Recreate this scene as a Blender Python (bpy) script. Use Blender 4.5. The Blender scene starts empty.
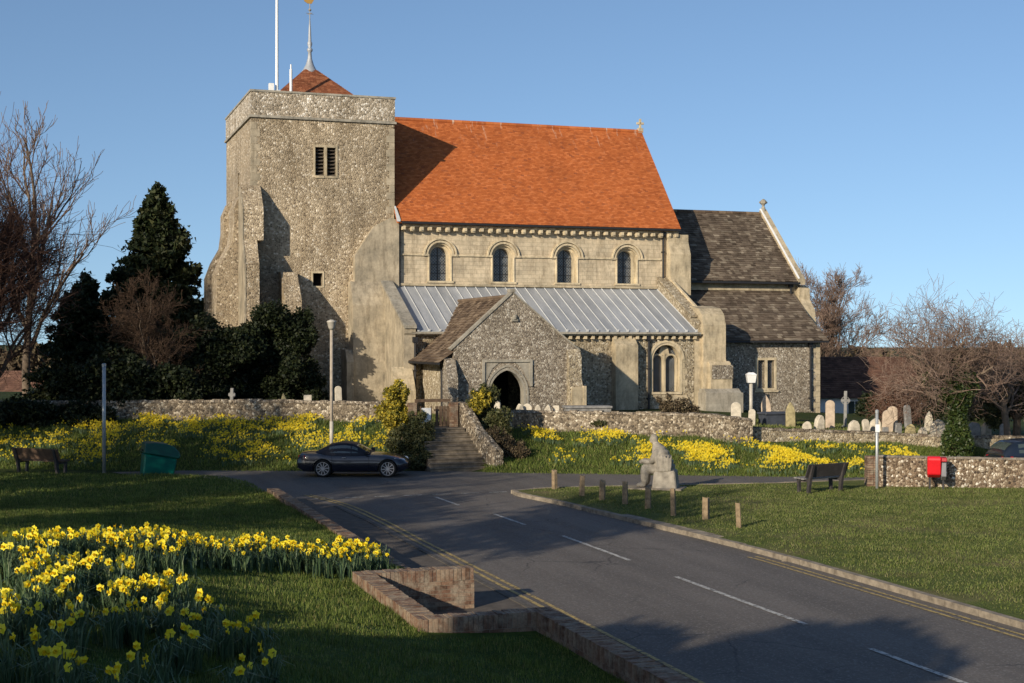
import bpy, bmesh, math, random
import numpy as np
from mathutils import Vector, Matrix, noise as mnoise
R = math.radians
SC = bpy.context.scene
COL = SC.collection

# ------------------------------------------------------------------ camera, sky, sun, exposure
cam = bpy.data.objects.new('camera', bpy.data.cameras.new('camera'))
COL.objects.link(cam)
cam.location = (0, 0, 4.9)
cam.rotation_euler = (R(90), 0, 0)
cam.data.sensor_width = 36
cam.data.lens = 36 * 1400 / 1024
cam.data.clip_end = 5000
SC.camera = cam

SUN_EL = 19.5
sd = Vector((.551 * math.cos(R(SUN_EL)), .8345 * math.cos(R(SUN_EL)), -math.sin(R(SUN_EL))))
world = bpy.data.worlds.new('World'); SC.world = world
world.use_nodes = True
wn = world.node_tree
sky = wn.nodes.new('ShaderNodeTexSky'); sky.sky_type = 'NISHITA'
sky.sun_disc = False
sky.sun_elevation = R(SUN_EL)
sky.sun_rotation = math.atan2(-sd.x, -sd.y)
sky.altitude = 50; sky.air_density = 1.0; sky.dust_density = .8; sky.ozone_density = 3.0
bg = wn.nodes['Background']; bg.inputs[1].default_value = .122
# look the sky up slightly higher, so the dull band at the horizon stays low
tc = wn.nodes.new('ShaderNodeTexCoord'); mp0 = wn.nodes.new('ShaderNodeMapping')
mp0.inputs['Location'].default_value = (0, 0, .11)
wn.links.new(tc.outputs['Generated'], mp0.inputs[0]); wn.links.new(mp0.outputs[0], sky.inputs[0])
wn.links.new(sky.outputs[0], bg.inputs[0])
sl = bpy.data.lights.new('sun', 'SUN'); sl.energy = 4.6; sl.angle = R(.53); sl.color = (1, .87, .68)
so = bpy.data.objects.new('sun', sl); COL.objects.link(so)
so.rotation_euler = sd.to_track_quat('-Z', 'Y').to_euler()
so.location = (-30, -40, 40)
SC.view_settings.view_transform = 'Standard'
SC.view_settings.look = 'None'
SC.view_settings.exposure = 0.24
SC.view_settings.gamma = 1.0

# ------------------------------------------------------------------ frames of reference
TH = R(18.8)
UX, UY = math.cos(TH), math.sin(TH)       # along the nave
VX, VY = -math.sin(TH), math.cos(TH)      # away, across the nave (also along the road)
CHO = (48 / 1400 * 69, 69.0)              # church origin
RDO = (-.8, 26.0)                         # road origin (wall corner)
def w2r(x, y):
    dx, dy = x - RDO[0], y - RDO[1]
    return dx * UX + dy * UY, dx * VX + dy * VY
def r2w(a, b):
    return RDO[0] + a * UX + b * VX, RDO[1] + a * UY + b * VY

# ------------------------------------------------------------------ helpers
def tag(o, label=None, cat=None, group=None, kind=None):
    if label: o['label'] = label
    if cat: o['category'] = cat
    if group: o['group'] = group
    if kind: o['kind'] = kind
    return o
def empty(name, loc=(0, 0, 0), rz=0, label=None, cat=None, group=None):
    o = bpy.data.objects.new(name, None); COL.objects.link(o)
    o.location = loc; o.rotation_euler = (0, 0, rz); o.empty_display_size = .2
    return tag(o, label, cat, group)
def link(name, me, parent=None):
    o = bpy.data.objects.new(name, me); COL.objects.link(o)
    if parent: o.parent = parent
    return o
def copy_tree(o, parent=None):
    c = o.copy(); COL.objects.link(c)
    if parent: c.parent = parent
    for ch in list(o.children):
        copy_tree(ch, c)
    return c

class MB:
    def __init__(s): s.v = []; s.f = []; s.m = []
    def add(s, vs, fs, mi=0):
        n = len(s.v); s.v.extend(vs); s.f.extend([tuple(i + n for i in f) for f in fs]); s.m.extend([mi] * len(fs))
        return s
    def box(s, x0, x1, y0, y1, z0, z1, mi=0, M=None):
        vs = [(x, y, z) for z in (z0, z1) for y in (y0, y1) for x in (x0, x1)]
        if M is not None: vs = [tuple(M @ Vector(v)) for v in vs]
        return s.add(vs, [(0, 2, 3, 1), (4, 5, 7, 6), (0, 1, 5, 4), (2, 6, 7, 3), (0, 4, 6, 2), (1, 3, 7, 5)], mi)
    def hexa(s, vs, mi=0):   # 8 verts: bottom ccw then top ccw
        return s.add(vs, [(3, 2, 1, 0), (4, 5, 6, 7), (0, 1, 5, 4), (1, 2, 6, 5), (2, 3, 7, 6), (3, 0, 4, 7)], mi)
    def prism_y(s, prof, y0, y1, mi=0):   # profile in xz extruded along y
        n = len(prof)
        vs = [(x, y0, z) for x, z in prof] + [(x, y1, z) for x, z in prof]
        fs = [tuple(range(n)), tuple(range(2 * n - 1, n - 1, -1))]
        fs += [(i, i + n, (i + 1) % n + n, (i + 1) % n) for i in range(n)]
        return s.add(vs, fs, mi)
    def prism_x(s, prof, x0, x1, mi=0):   # profile in yz extruded along x
        n = len(prof)
        vs = [(x0, y, z) for y, z in prof] + [(x1, y, z) for y, z in prof]
        fs = [tuple(range(n - 1, -1, -1)), tuple(range(n, 2 * n))]
        fs += [(i, (i + 1) % n, (i + 1) % n + n, i + n) for i in range(n)]
        return s.add(vs, fs, mi)
    def prism_z(s, prof, z0, z1, mi=0):
        n = len(prof)
        vs = [(x, y, z0) for x, y in prof] + [(x, y, z1) for x, y in prof]
        fs = [tuple(range(n - 1, -1, -1)), tuple(range(n, 2 * n))]
        fs += [(i, (i + 1) % n, (i + 1) % n + n, i + n) for i in range(n)]
        return s.add(vs, fs, mi)
    def tube(s, pts, rs, k=6, mi=0, cap=True):
        base = len(s.v); prev = None
        n = len(pts)
        P = [Vector(p) for p in pts]
        if not hasattr(rs, '__len__'): rs = [rs] * n
        for i in range(n):
            d = (P[min(i + 1, n - 1)] - P[max(i - 1, 0)])
            if d.length < 1e-9: d = Vector((0, 0, 1))
            d.normalize()
            if prev is None:
                a = Vector((1, 0, 0)) if abs(d.x) < .8 else Vector((0, 1, 0))
                a = (a - d * a.dot(d)).normalized()
            else:
                a = prev - d * prev.dot(d)
                a = a.normalized() if a.length > 1e-6 else d.orthogonal().normalized()
            prev = a; b = d.cross(a)
            for j in range(k):
                t = 2 * math.pi * j / k
                s.v.append(tuple(P[i] + (a * math.cos(t) + b * math.sin(t)) * rs[i]))
        for i in range(n - 1):
            for j in range(k):
                j2 = (j + 1) % k
                s.f.append((base + i * k + j, base + i * k + j2, base + (i + 1) * k + j2, base + (i + 1) * k + j)); s.m.append(mi)
        if cap:
            s.f.append(tuple(base + j for j in range(k - 1, -1, -1))); s.m.append(mi)
            s.f.append(tuple(base + (n - 1) * k + j for j in range(k))); s.m.append(mi)
        return s
    def lathe(s, prof, cx=0, cy=0, k=12, mi=0):   # (r,z) profile
        base = len(s.v)
        for r, z in prof:
            for j in range(k):
                t = 2 * math.pi * j / k
                s.v.append((cx + r * math.cos(t), cy + r * math.sin(t), z))
        for i in range(len(prof) - 1):
            for j in range(k):
                j2 = (j + 1) % k
                s.f.append((base + i * k + j, base + i * k + j2, base + (i + 1) * k + j2, base + (i + 1) * k + j)); s.m.append(mi)
        s.f.append(tuple(base + j for j in range(k - 1, -1, -1))); s.m.append(mi)
        s.f.append(tuple(base + (len(prof) - 1) * k + j for j in range(k))); s.m.append(mi)
        return s
    def mesh(s, name, mats):
        me = bpy.data.meshes.new(name); me.from_pydata(s.v, [], s.f)
        bm = bmesh.new(); bm.from_mesh(me); bmesh.ops.recalc_face_normals(bm, faces=bm.faces); bm.to_mesh(me); bm.free()
        if not isinstance(mats, (list, tuple)): mats = [mats]
        for m in mats: me.materials.append(m)
        if len(mats) > 1: me.polygons.foreach_set('material_index', s.m)
        me.update(); return me
    def build(s, name, mats, parent=None, smooth=False, bevel=0):
        me = s.mesh(name, mats)
        if smooth: me.polygons.foreach_set('use_smooth', [True] * len(me.polygons))
        o = link(name, me, parent)
        if bevel:
            b = o.modifiers.new('b', 'BEVEL'); b.width = bevel; b.segments = 1; b.limit_method = 'ANGLE'
        return o

def np_mesh(name, V, faces, mats, mi=None, k=3):
    """fast mesh of equal-size polygons"""
    V = np.asarray(V, dtype=np.float32).reshape(-1, 3); Fc = np.asarray(faces, dtype=np.int32).reshape(-1, k)
    me = bpy.data.meshes.new(name)
    me.vertices.add(len(V)); me.vertices.foreach_set('co', V.ravel())
    me.loops.add(Fc.size); me.loops.foreach_set('vertex_index', Fc.ravel())
    me.polygons.add(len(Fc))
    me.polygons.foreach_set('loop_start', np.arange(0, Fc.size, k, dtype=np.int32))
    me.polygons.foreach_set('loop_total', np.full(len(Fc), k, dtype=np.int32))
    if not isinstance(mats, (list, tuple)): mats = [mats]
    for m in mats: me.materials.append(m)
    if mi is not None: me.polygons.foreach_set('material_index', np.asarray(mi, dtype=np.int32))
    me.update(calc_edges=True)
    return me

def cut(obj, cutter):
    """subtract the cutter MB from obj and bake"""
    c = cutter.build('cutter', [obj.data.materials[0]])
    m = obj.modifiers.new('c', 'BOOLEAN'); m.operation = 'DIFFERENCE'; m.solver = 'EXACT'; m.object = c
    c.matrix_world = Matrix.Identity(4)
    par = obj.parent; obj.parent = None
    bpy.context.view_layer.update()
    me = bpy.data.meshes.new_from_object(obj.evaluated_get(bpy.context.evaluated_depsgraph_get()))
    obj.modifiers.clear(); old = obj.data; obj.data = me; me.name = old.name
    obj.parent = par
    bpy.data.objects.remove(c)

# ------------------------------------------------------------------ materials
def mat(name, rough=.8, spec=.3):
    m = bpy.data.materials.new(name); m.use_nodes = True
    b = m.node_tree.nodes['Principled BSDF']
    b.inputs['Roughness'].default_value = rough
    b.inputs['Specular IOR Level'].default_value = spec
    return m, m.node_tree, b
def N(nt, t, **kw):
    n = nt.nodes.new(t)
    for k, v in kw.items():
        if hasattr(n, k): setattr(n, k, v)
        else: n.inputs[k.replace('_', ' ')].default_value = v
    return n
def ramp(nt, fac, stops, interp='LINEAR'):
    r = nt.nodes.new('ShaderNodeValToRGB'); r.color_ramp.interpolation = interp
    e = r.color_ramp.elements
    while len(e) < len(stops): e.new(.5)
    for i, (p, c) in enumerate(stops):
        e[i].position = p; e[i].color = (*c, 1) if len(c) == 3 else c
    nt.links.new(fac, r.inputs[0]); return r.outputs[0]
def g(v): return (v, v, v)
def mix(nt, a, b, fac, mode='MIX'):
    n = nt.nodes.new('ShaderNodeMix'); n.data_type = 'RGBA'; n.blend_type = mode
    for s_, v in ((0, fac), (6, a), (7, b)):
        if isinstance(v, bpy.types.NodeSocket): nt.links.new(v, n.inputs[s_])
        elif s_ == 0: n.inputs[0].default_value = v
        else: n.inputs[s_].default_value = (*v, 1)
    return n.outputs[2]
def coords(nt, kind='Object', scale=None):
    t = nt.nodes.new('ShaderNodeTexCoord').outputs[kind]
    if scale:
        m = nt.nodes.new('ShaderNodeMapping'); m.inputs['Scale'].default_value = scale
        nt.links.new(t, m.inputs[0]); return m.outputs[0]
    return t
def noise(nt, vec, scale, detail=4, rough=.6, out='Fac'):
    n = N(nt, 'ShaderNodeTexNoise'); n.inputs['Scale'].default_value = scale
    n.inputs['Detail'].default_value = detail; n.inputs['Roughness'].default_value = rough
    nt.links.new(vec, n.inputs['Vector']); return n.outputs[out]
def bump(nt, b, h, strength=.5, dist=.02):
    n = N(nt, 'ShaderNodeBump'); n.inputs['Strength'].default_value = strength; n.inputs['Distance'].default_value = dist
    nt.links.new(h, n.inputs['Height']); nt.links.new(n.outputs[0], b.inputs['Normal'])
def island(nt):
    return nt.nodes.new('ShaderNodeNewGeometry').outputs['Random Per Island']
def simple(name, col, rough=.6, spec=.4, metallic=0, nz=.12, sc=6):
    m, nt, b = mat(name, rough, spec)
    f = noise(nt, coords(nt), sc)
    c = ramp(nt, f, [(.3, tuple(x * (1 - nz) for x in col)), (.7, tuple(min(1, x * (1 + nz)) for x in col))])
    nt.links.new(c, b.inputs['Base Color']); b.inputs['Metallic'].default_value = metallic
    return m
def per_island(name, stops, rough=.7, spec=.25, trans=0, nscale=0):
    m, nt, b = mat(name, rough, spec)
    c = ramp(nt, island(nt), stops)
    if nscale:
        f = noise(nt, coords(nt), nscale, 3)
        c = mix(nt, c, ramp(nt, f, [(.3, g(.55)), (.7, g(1.2))]), .8, 'MULTIPLY')
    nt.links.new(c, b.inputs['Base Color'])
    if trans:
        t = N(nt, 'ShaderNodeBsdfTranslucent'); nt.links.new(c, t.inputs[0])
        ms = N(nt, 'ShaderNodeMixShader'); ms.inputs[0].default_value = trans
        nt.links.new(b.outputs[0], ms.inputs[1]); nt.links.new(t.outputs[0], ms.inputs[2])
        nt.links.new(ms.outputs[0], nt.nodes['Material Output'].inputs[0])
    return m

def flint(name, stops, mortar, scale=8, mw=.10, stain=(.62, 1.2), bstr=.7, patch=None):
    m, nt, b = mat(name, .75, .3)
    v = coords(nt)
    wob = noise(nt, v, 3.0, 2, out='Color')
    add = N(nt, 'ShaderNodeMixRGB'); add.blend_type = 'ADD'; add.inputs[0].default_value = .05
    nt.links.new(v, add.inputs[1]); nt.links.new(wob, add.inputs[2])
    v1 = N(nt, 'ShaderNodeTexVoronoi', feature='F1'); v1.inputs['Scale'].default_value = scale
    v2 = N(nt, 'ShaderNodeTexVoronoi', feature='DISTANCE_TO_EDGE'); v2.inputs['Scale'].default_value = scale
    for q in (v1, v2): nt.links.new(add.outputs[0], q.inputs['Vector'])
    sp = N(nt, 'ShaderNodeSeparateColor'); nt.links.new(v1.outputs['Color'], sp.inputs[0])
    c = ramp(nt, sp.outputs[0], stops, 'LINEAR')
    c = mix(nt, c, ramp(nt, sp.outputs[1], [(0, g(.55)), (1, g(1.4))]), .55, 'MULTIPLY')
    mm = ramp(nt, v2.outputs[0], [(mw * .4, g(1)), (mw, g(0))])
    c = mix(nt, c, mortar, mm)
    st = noise(nt, v, .35, 5, .65)
    c = mix(nt, c, ramp(nt, st, [(.32, g(stain[0])), (.62, g(stain[1]))]), .85, 'MULTIPLY')
    st2 = noise(nt, coords(nt, scale=(1.2, 1.2, .22)), 1.3, 4, .6)
    c = mix(nt, c, ramp(nt, st2, [(.38, (.62, .58, .52)), (.55, g(1.05))]), .55, 'MULTIPLY')
    if patch:
        p = noise(nt, v, .22, 4, .55)
        c = mix(nt, c, patch, ramp(nt, p, [(.52, g(0)), (.63, g(.75))]))
    nt.links.new(c, b.inputs['Base Color'])
    bump(nt, b, ramp(nt, v2.outputs[0], [(0, g(0)), (.25, g(1))]), bstr, .03)
    return m

def ashlar(name, cols, bw=.5, bh=.24, mortar=.62, stain=.6, mode='xz', wn_=.0):
    m, nt, b = mat(name, .85, .2)
    v = coords(nt)
    s = N(nt, 'ShaderNodeSeparateXYZ'); nt.links.new(v, s.inputs[0])
    a = N(nt, 'ShaderNodeMath', operation='ADD'); nt.links.new(s.outputs[0], a.inputs[0]); nt.links.new(s.outputs[1], a.inputs[1])
    cmb = N(nt, 'ShaderNodeCombineXYZ'); nt.links.new(a.outputs[0], cmb.inputs[0]); nt.links.new(s.outputs[2], cmb.inputs[1])
    br = N(nt, 'ShaderNodeTexBrick'); br.offset = .5
    br.inputs['Scale'].default_value = 1; br.inputs['Brick Width'].default_value = bw; br.inputs['Row Height'].default_value = bh
    br.inputs['Mortar Size'].default_value = .012; br.inputs['Mortar Smooth'].default_value = .3; br.inputs['Bias'].default_value = 0
    br.inputs['Color1'].default_value = (*cols[0], 1); br.inputs['Color2'].default_value = (*cols[1], 1)
    br.inputs['Mortar'].default_value = (*[x * mortar for x in cols[0]], 1)
    nt.links.new(cmb.outputs[0], br.inputs['Vector'])
    c = br.outputs[0]
    f1 = noise(nt, v, 1.1, 6, .68)
    c = mix(nt, c, ramp(nt, f1, [(.33, (stain * .92, stain * .96, stain)), (.62, g(1.12))]), .8, 'MULTIPLY')
    f2 = noise(nt, coords(nt, scale=(2.2, 2.2, .5)), 1.7, 5, .7)
    c = mix(nt, c, ramp(nt, f2, [(.36, (.5, .48, .45)), (.52, g(1.04))]), .6, 'MULTIPLY')
    f3 = noise(nt, v, 9, 4, .7)
    c = mix(nt, c, ramp(nt, f3, [(.3, g(.78)), (.7, g(1.12))]), .8, 'MULTIPLY')
    nt.links.new(c, b.inputs['Base Color'])
    bump(nt, b, f3, .35, .02)
    return m

M_ = {}
M_['tower_flint'] = flint('tower_flint', [(0, (.15, .12, .085)), (.3, (.28, .226, .155)), (.6, (.39, .318, .22)), (.85, (.5, .42, .305)), (1, (.70, .63, .51))], (.41, .325, .215), 10.5, .11, (.72, 1.13))
M_['parapet_flint'] = flint('parapet_flint', [(0, (.15, .13, .10)), (.3, (.31, .265, .2)), (.6, (.44, .375, .285)), (1, (.78, .74, .66))], (.43, .36, .265), 9.5, .10, (.8, 1.15))
M_['porch_flint'] = flint('porch_flint', [(0, (.10, .085, .072)), (.35, (.20, .17, .137)), (.6, (.29, .25, .2)), (.8, (.38, .34, .28)), (1, (.62, .58, .5))], (.31, .26, .19), 13.5, .08, (.75, 1.12))
M_['aisle_flint'] = flint('aisle_flint', [(0, (.14, .115, .085)), (.4, (.30, .25, .175)), (.7, (.43, .37, .27)), (1, (.68, .62, .5))], (.41, .34, .225), 11, .1, (.7, 1.15))
M_['bank_flint'] = flint('bank_flint', [(0, (.07, .057, .043)), (.4, (.18, .145, .105)), (.7, (.31, .255, .185)), (1, (.60, .54, .43))], (.25, .2, .138), 11, .08, (.6, 1.1))
M_['near_flint'] = flint('near_flint', [(0, (.055, .042, .032)), (.35, (.16, .11, .072)), (.62, (.27, .205, .14)), (.85, (.42, .35, .26)), (1, (.75, .7, .6))], (.22, .165, .108), 13, .09, (.75, 1.1))
M_['ashlar'] = ashlar('ashlar', [(.57, .475, .335), (.50, .41, .285)], .46, .21, .66, .70)
M_['ashlar_plain'] = ashlar('ashlar_plain', [(.52, .43, .29), (.46, .385, .265)], .7, .3, .88, .6)
M_['dressed'] = ashlar('dressed', [(.60, .50, .335), (.54, .45, .31)], .5, .4, .9, .75)
M_['grey_stone'] = ashlar('grey_stone', [(.36, .33, .27), (.32, .29, .235)], .6, .35, .85, .65)
M_['render'] = ashlar('render', [(.43, .365, .265), (.395, .335, .24)], 3, 1.2, .97, .55)

def tile_mat():
    m, nt, b = mat('red_tile', .8, .2)
    c = ramp(nt, island(nt), [(0, (.35, .098, .03)), (.35, (.425, .124, .036)), (.7, (.465, .143, .043)), (.93, (.53, .175, .06)), (1, (.28, .085, .035))])
    v = coords(nt)
    f = noise(nt, v, .5, 5, .65)
    c = mix(nt, c, ramp(nt, f, [(.35, (.84, .82, .82)), (.6, (1.06, 1.05, 1.02))]), .8, 'MULTIPLY')
    # dark patch by the tower, pale streaks under the ridge
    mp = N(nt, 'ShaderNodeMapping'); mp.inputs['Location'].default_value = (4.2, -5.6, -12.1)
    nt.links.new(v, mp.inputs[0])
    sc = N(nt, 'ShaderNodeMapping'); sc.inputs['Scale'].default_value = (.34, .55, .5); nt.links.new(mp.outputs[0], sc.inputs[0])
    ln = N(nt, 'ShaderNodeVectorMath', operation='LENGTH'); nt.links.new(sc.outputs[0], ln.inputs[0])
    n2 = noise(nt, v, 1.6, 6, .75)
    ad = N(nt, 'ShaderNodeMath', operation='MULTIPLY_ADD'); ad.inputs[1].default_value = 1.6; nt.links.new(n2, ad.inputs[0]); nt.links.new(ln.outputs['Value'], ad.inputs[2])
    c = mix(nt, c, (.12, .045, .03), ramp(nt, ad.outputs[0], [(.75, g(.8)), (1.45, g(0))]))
    s = N(nt, 'ShaderNodeSeparateXYZ'); nt.links.new(v, s.inputs[0])
    f4 = noise(nt, coords(nt, scale=(5, .6, .6)), 1.0, 3, .7)
    zr = ramp(nt, s.outputs[2], [(0, g(0)), (1, g(0))])
    mr = N(nt, 'ShaderNodeMapRange'); mr.inputs[1].default_value = 15.3; mr.inputs[2].default_value = 17.0; nt.links.new(s.outputs[2], mr.inputs[0])
    mu = N(nt, 'ShaderNodeMath', operation='MULTIPLY'); nt.links.new(mr.outputs[0], mu.inputs[0]); nt.links.new(ramp(nt, f4, [(.62, g(0)), (.72, g(1))]), mu.inputs[1])
    c = mix(nt, c, (.6, .45, .34), mu.outputs[0])
    nt.links.new(c, b.inputs['Base Color']); return m
M_['red_tile'] = tile_mat()
M_['stone_slab'] = per_island('stone_slab', [(0, (.085, .065, .048)), (.4, (.13, .10, .075)), (.8, (.17, .135, .10)), (1, (.27, .225, .17))], .9, .15, 0, 2.2)
M_['moss_slab'] = per_island('moss_slab', [(0, (.085, .06, .043)), (.5, (.15, .108, .075)), (1, (.24, .18, .125))], .9, .15, 0, 2.2)
def lead_mat():
    m, nt, b = mat('lead_sheet', .5, .5)
    v = coords(nt, scale=(1.6, .35, .35))
    f = noise(nt, v, 1.4, 5, .65)
    c = ramp(nt, f, [(.3, (.27, .29, .315)), (.55, (.36, .38, .40)), (.75, (.46, .475, .49))])
    c = mix(nt, c, ramp(nt, island(nt), [(0, g(.86)), (1, g(1.1))]), 1, 'MULTIPLY')
    nt.links.new(c, b.inputs['Base Color']); b.inputs['Metallic'].default_value = .15; return m
M_['lead'] = lead_mat()
M_['lead_roll'] = simple('lead_roll', (.5, .51, .51), .5, .5)
M_['dark_iron'] = simple('dark_iron', (.02, .02, .022), .5, .4)
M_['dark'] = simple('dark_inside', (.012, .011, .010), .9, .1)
M_['oak'] = simple('old_oak', (.11, .075, .05), .8, .2, 0, .3, 8)
M_['white_paint'] = simple('white_paint', (.78, .78, .76), .45, .4, 0, .05)
M_['gold'] = simple('gilding', (.62, .34, .08), .35, .6, .5)
M_['louvre'] = simple('louvre', (.085, .07, .055), .8, .2)
def glass_mat():
    m, nt, b = mat('leaded_glass', .18, .6)
    v = coords(nt)
    s = N(nt, 'ShaderNodeSeparateXYZ'); nt.links.new(v, s.inputs[0])
    outs = []
    for sg in (1, -1):
        a = N(nt, 'ShaderNodeMath', operation='MULTIPLY_ADD'); a.inputs[1].default_value = sg
        nt.links.new(s.outputs[0], a.inputs[0]); nt.links.new(s.outputs[2], a.inputs[2])
        fr = N(nt, 'ShaderNodeMath', operation='MULTIPLY'); fr.inputs[1].default_value = 6.5; nt.links.new(a.outputs[0], fr.inputs[0])
        f2 = N(nt, 'ShaderNodeMath', operation='FRACT'); nt.links.new(fr.outputs[0], f2.inputs[0])
        l = N(nt, 'ShaderNodeMath', operation='LESS_THAN'); l.inputs[1].default_value = .2; nt.links.new(f2.outputs[0], l.inputs[0]); outs.append(l.outputs[0])
    mx = N(nt, 'ShaderNodeMath', operation='MAXIMUM'); nt.links.new(outs[0], mx.inputs[0]); nt.links.new(outs[1], mx.inputs[1])
    f = noise(nt, v, 3, 3)
    gl = ramp(nt, f, [(.4, (.02, .025, .032)), (.65, (.07, .085, .11))])
    c = mix(nt, gl, (.16, .16, .15), mx.outputs[0])
    nt.links.new(c, b.inputs['Base Color'])
    nt.links.new(ramp(nt, mx.outputs[0], [(0, g(.12)), (1, g(.7))]), b.inputs['Roughness'])
    return m
M_['glass'] = glass_mat()

def grass_mat(name, cols, dry=(.16, .13, .06), dryamt=.3, sc=1.0):
    m, nt, b = mat(name, .9, .1)
    v = coords(nt)
    f = noise(nt, v, 2.2 * sc, 6, .7)
    c = ramp(nt, f, [(.3, cols[0]), (.5, cols[1]), (.72, cols[2])])
    f2 = noise(nt, v, .35, 5, .6)
    c = mix(nt, c, dry, ramp(nt, f2, [(.5, g(0)), (.75, g(dryamt))]))
    f3 = noise(nt, coords(nt, scale=(1, .6, 1)), 22, 3, .7)
    c = mix(nt, c, ramp(nt, f3, [(.3, g(.55)), (.7, g(1.3))]), .8, 'MULTIPLY')
    nt.links.new(c, b.inputs['Base Color'])
    bump(nt, b, f3, .8, .06)
    return m
M_['ground'] = grass_mat('rough_grass', [(.022, .033, .010), (.042, .06, .016), (.075, .09, .026)], (.12, .09, .045), .55)
M_['lawn'] = grass_mat('lawn_grass', [(.030, .052, .010), (.05, .085, .016), (.085, .125, .026)], (.11, .10, .04), .3)
M_['green'] = grass_mat('green_grass', [(.07, .09, .02), (.105, .13, .032), (.15, .165, .05)], (.24, .175, .10), .8)
M_['blade'] = per_island('grass_blade', [(0, (.05, .075, .012)), (.5, (.125, .175, .03)), (.85, (.19, .24, .05)), (1, (.32, .27, .11))], .6, .3, .25, 1.3)
M_['blade_light'] = per_island('grass_blade_short', [(0, (.085, .115, .022)), (.5, (.145, .185, .042)), (1, (.24, .22, .10))], .6, .25, .2, .9)

def asphalt():
    m, nt, b = mat('asphalt', .8, .35)
    v = coords(nt)
    f = noise(nt, v, 14, 5, .75)
    c = ramp(nt, f, [(.3, (.082, .072, .063)), (.55, (.118, .104, .091)), (.75, (.16, .142, .123))])
    f2 = noise(nt, coords(nt, scale=(1.2, .14, 1)), .9, 4, .6)
    mpr = N(nt, 'ShaderNodeMapping'); mpr.inputs['Rotation'].default_value = (0, 0, -TH); nt.links.new(coords(nt), mpr.inputs[0])
    mps = N(nt, 'ShaderNodeMapping'); mps.inputs['Scale'].default_value = (1.1, .12, 1); nt.links.new(mpr.outputs[0], mps.inputs[0])
    f2 = noise(nt, mps.outputs[0], 1.0, 4, .6)
    c = mix(nt, c, ramp(nt, f2, [(.35, g(.8)), (.65, g(1.22))]), .9, 'MULTIPLY')
    vo = N(nt, 'ShaderNodeTexVoronoi'); vo.inputs['Scale'].default_value = 38; nt.links.new(v, vo.inputs['Vector'])
    sp = N(nt, 'ShaderNodeSeparateColor'); nt.links.new(vo.outputs['Color'], sp.inputs[0])
    c = mix(nt, c, (.22, .21, .19), ramp(nt, sp.outputs[0], [(.86, g(0)), (.93, g(.55))]))
    # patches and cracks
    cr = N(nt, 'ShaderNodeTexVoronoi', feature='DISTANCE_TO_EDGE'); cr.inputs['Scale'].default_value = .42
    wv = noise(nt, v, 1.5, 3, out='Color'); ad = N(nt, 'ShaderNodeMixRGB'); ad.blend_type = 'ADD'; ad.inputs[0].default_value = .5
    nt.links.new(v, ad.inputs[1]); nt.links.new(wv, ad.inputs[2]); nt.links.new(ad.outputs[0], cr.inputs['Vector'])
    f5 = noise(nt, v, .25, 2)
    cm = N(nt, 'ShaderNodeMath', operation='MULTIPLY'); nt.links.new(ramp(nt, cr.outputs[0], [(.004, g(1)), (.012, g(0))]), cm.inputs[0]); nt.links.new(ramp(nt, f5, [(.5, g(0)), (.6, g(.6))]), cm.inputs[1])
    c = mix(nt, c, (.02, .02, .02), cm.outputs[0])
    nt.links.new(c, b.inputs['Base Color']); bump(nt, b, f, .5, .012)
    return m
M_['asphalt'] = asphalt()
def paint(name, col):
    m, nt, b = mat(name, .7, .3)
    v = coords(nt)
    f = noise(nt, v, 9, 5, .8)
    c = mix(nt, (.07, .066, .062), col, ramp(nt, f, [(.40, g(.05)), (.54, g(.85))]))
    nt.links.new(c, b.inputs['Base Color']); return m
M_['white_line'] = paint('worn_white_line', (.55, .54, .5))
M_['yellow_line'] = paint('worn_yellow_line', (.50, .36, .12))
M_['kerb'] = simple('kerb_stone', (.23, .195, .15), .9, .2, 0, .4, 5)
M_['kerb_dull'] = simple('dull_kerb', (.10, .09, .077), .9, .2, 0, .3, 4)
M_['paving'] = simple('pavement_tarmac', (.105, .09, .075), .9, .2, 0, .3, 4)
def brick():
    m, nt, b = mat('brick', .85, .2)
    c = ramp(nt, island(nt), [(0, (.10, .058, .038)), (.4, (.165, .092, .06)), (.75, (.21, .125, .08)), (1, (.28, .20, .135))])
    f = noise(nt, coords(nt), 5, 6, .7)
    c = mix(nt, c, (.33, .28, .21), ramp(nt, f, [(.42, g(0)), (.66, g(.8))]))
    f2 = noise(nt, coords(nt), 25, 4, .7)
    c = mix(nt, c, ramp(nt, f2, [(.3, g(.6)), (.7, g(1.25))]), .8, 'MULTIPLY')
    nt.links.new(c, b.inputs['Base Color']); bump(nt, b, f2, .6, .01); return m
M_['brick'] = brick()
M_['mortar'] = simple('mortar', (.25, .215, .165), .95, .1, 0, .25, 10)
M_['bark'] = simple('bark', (.15, .115, .085), .9, .15, 0, .3, 5)
M_['twig'] = per_island('twig', [(0, (.09, .06, .045)), (.5, (.15, .10, .075)), (1, (.22, .16, .115))], .85, .15)
M_['twig_red'] = per_island('twig_red', [(0, (.085, .045, .032)), (.5, (.13, .07, .05)), (1, (.19, .11, .075))], .85, .15)
M_['twig_dark'] = per_island('twig_dark', [(0, (.04, .027, .02)), (1, (.10, .065, .045))], .9, .1)
M_['twig_pale'] = per_island('twig_pale', [(0, (.15, .10, .078)), (.5, (.22, .152, .118)), (1, (.31, .23, .18))], .85, .15)
M_['yew'] = per_island('yew_leaf', [(0, (.006, .011, .004)), (.6, (.013, .021, .007)), (1, (.035, .042, .014))], .6, .25, .1)
M_['conifer'] = per_island('conifer_leaf', [(0, (.010, .018, .006)), (.6, (.024, .036, .012)), (1, (.062, .066, .024))], .6, .25, .1)
M_['ivy'] = per_island('ivy_leaf', [(0, (.02, .04, .010)), (.6, (.045, .07, .018)), (1, (.09, .11, .03))], .4, .4, .15)
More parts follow.
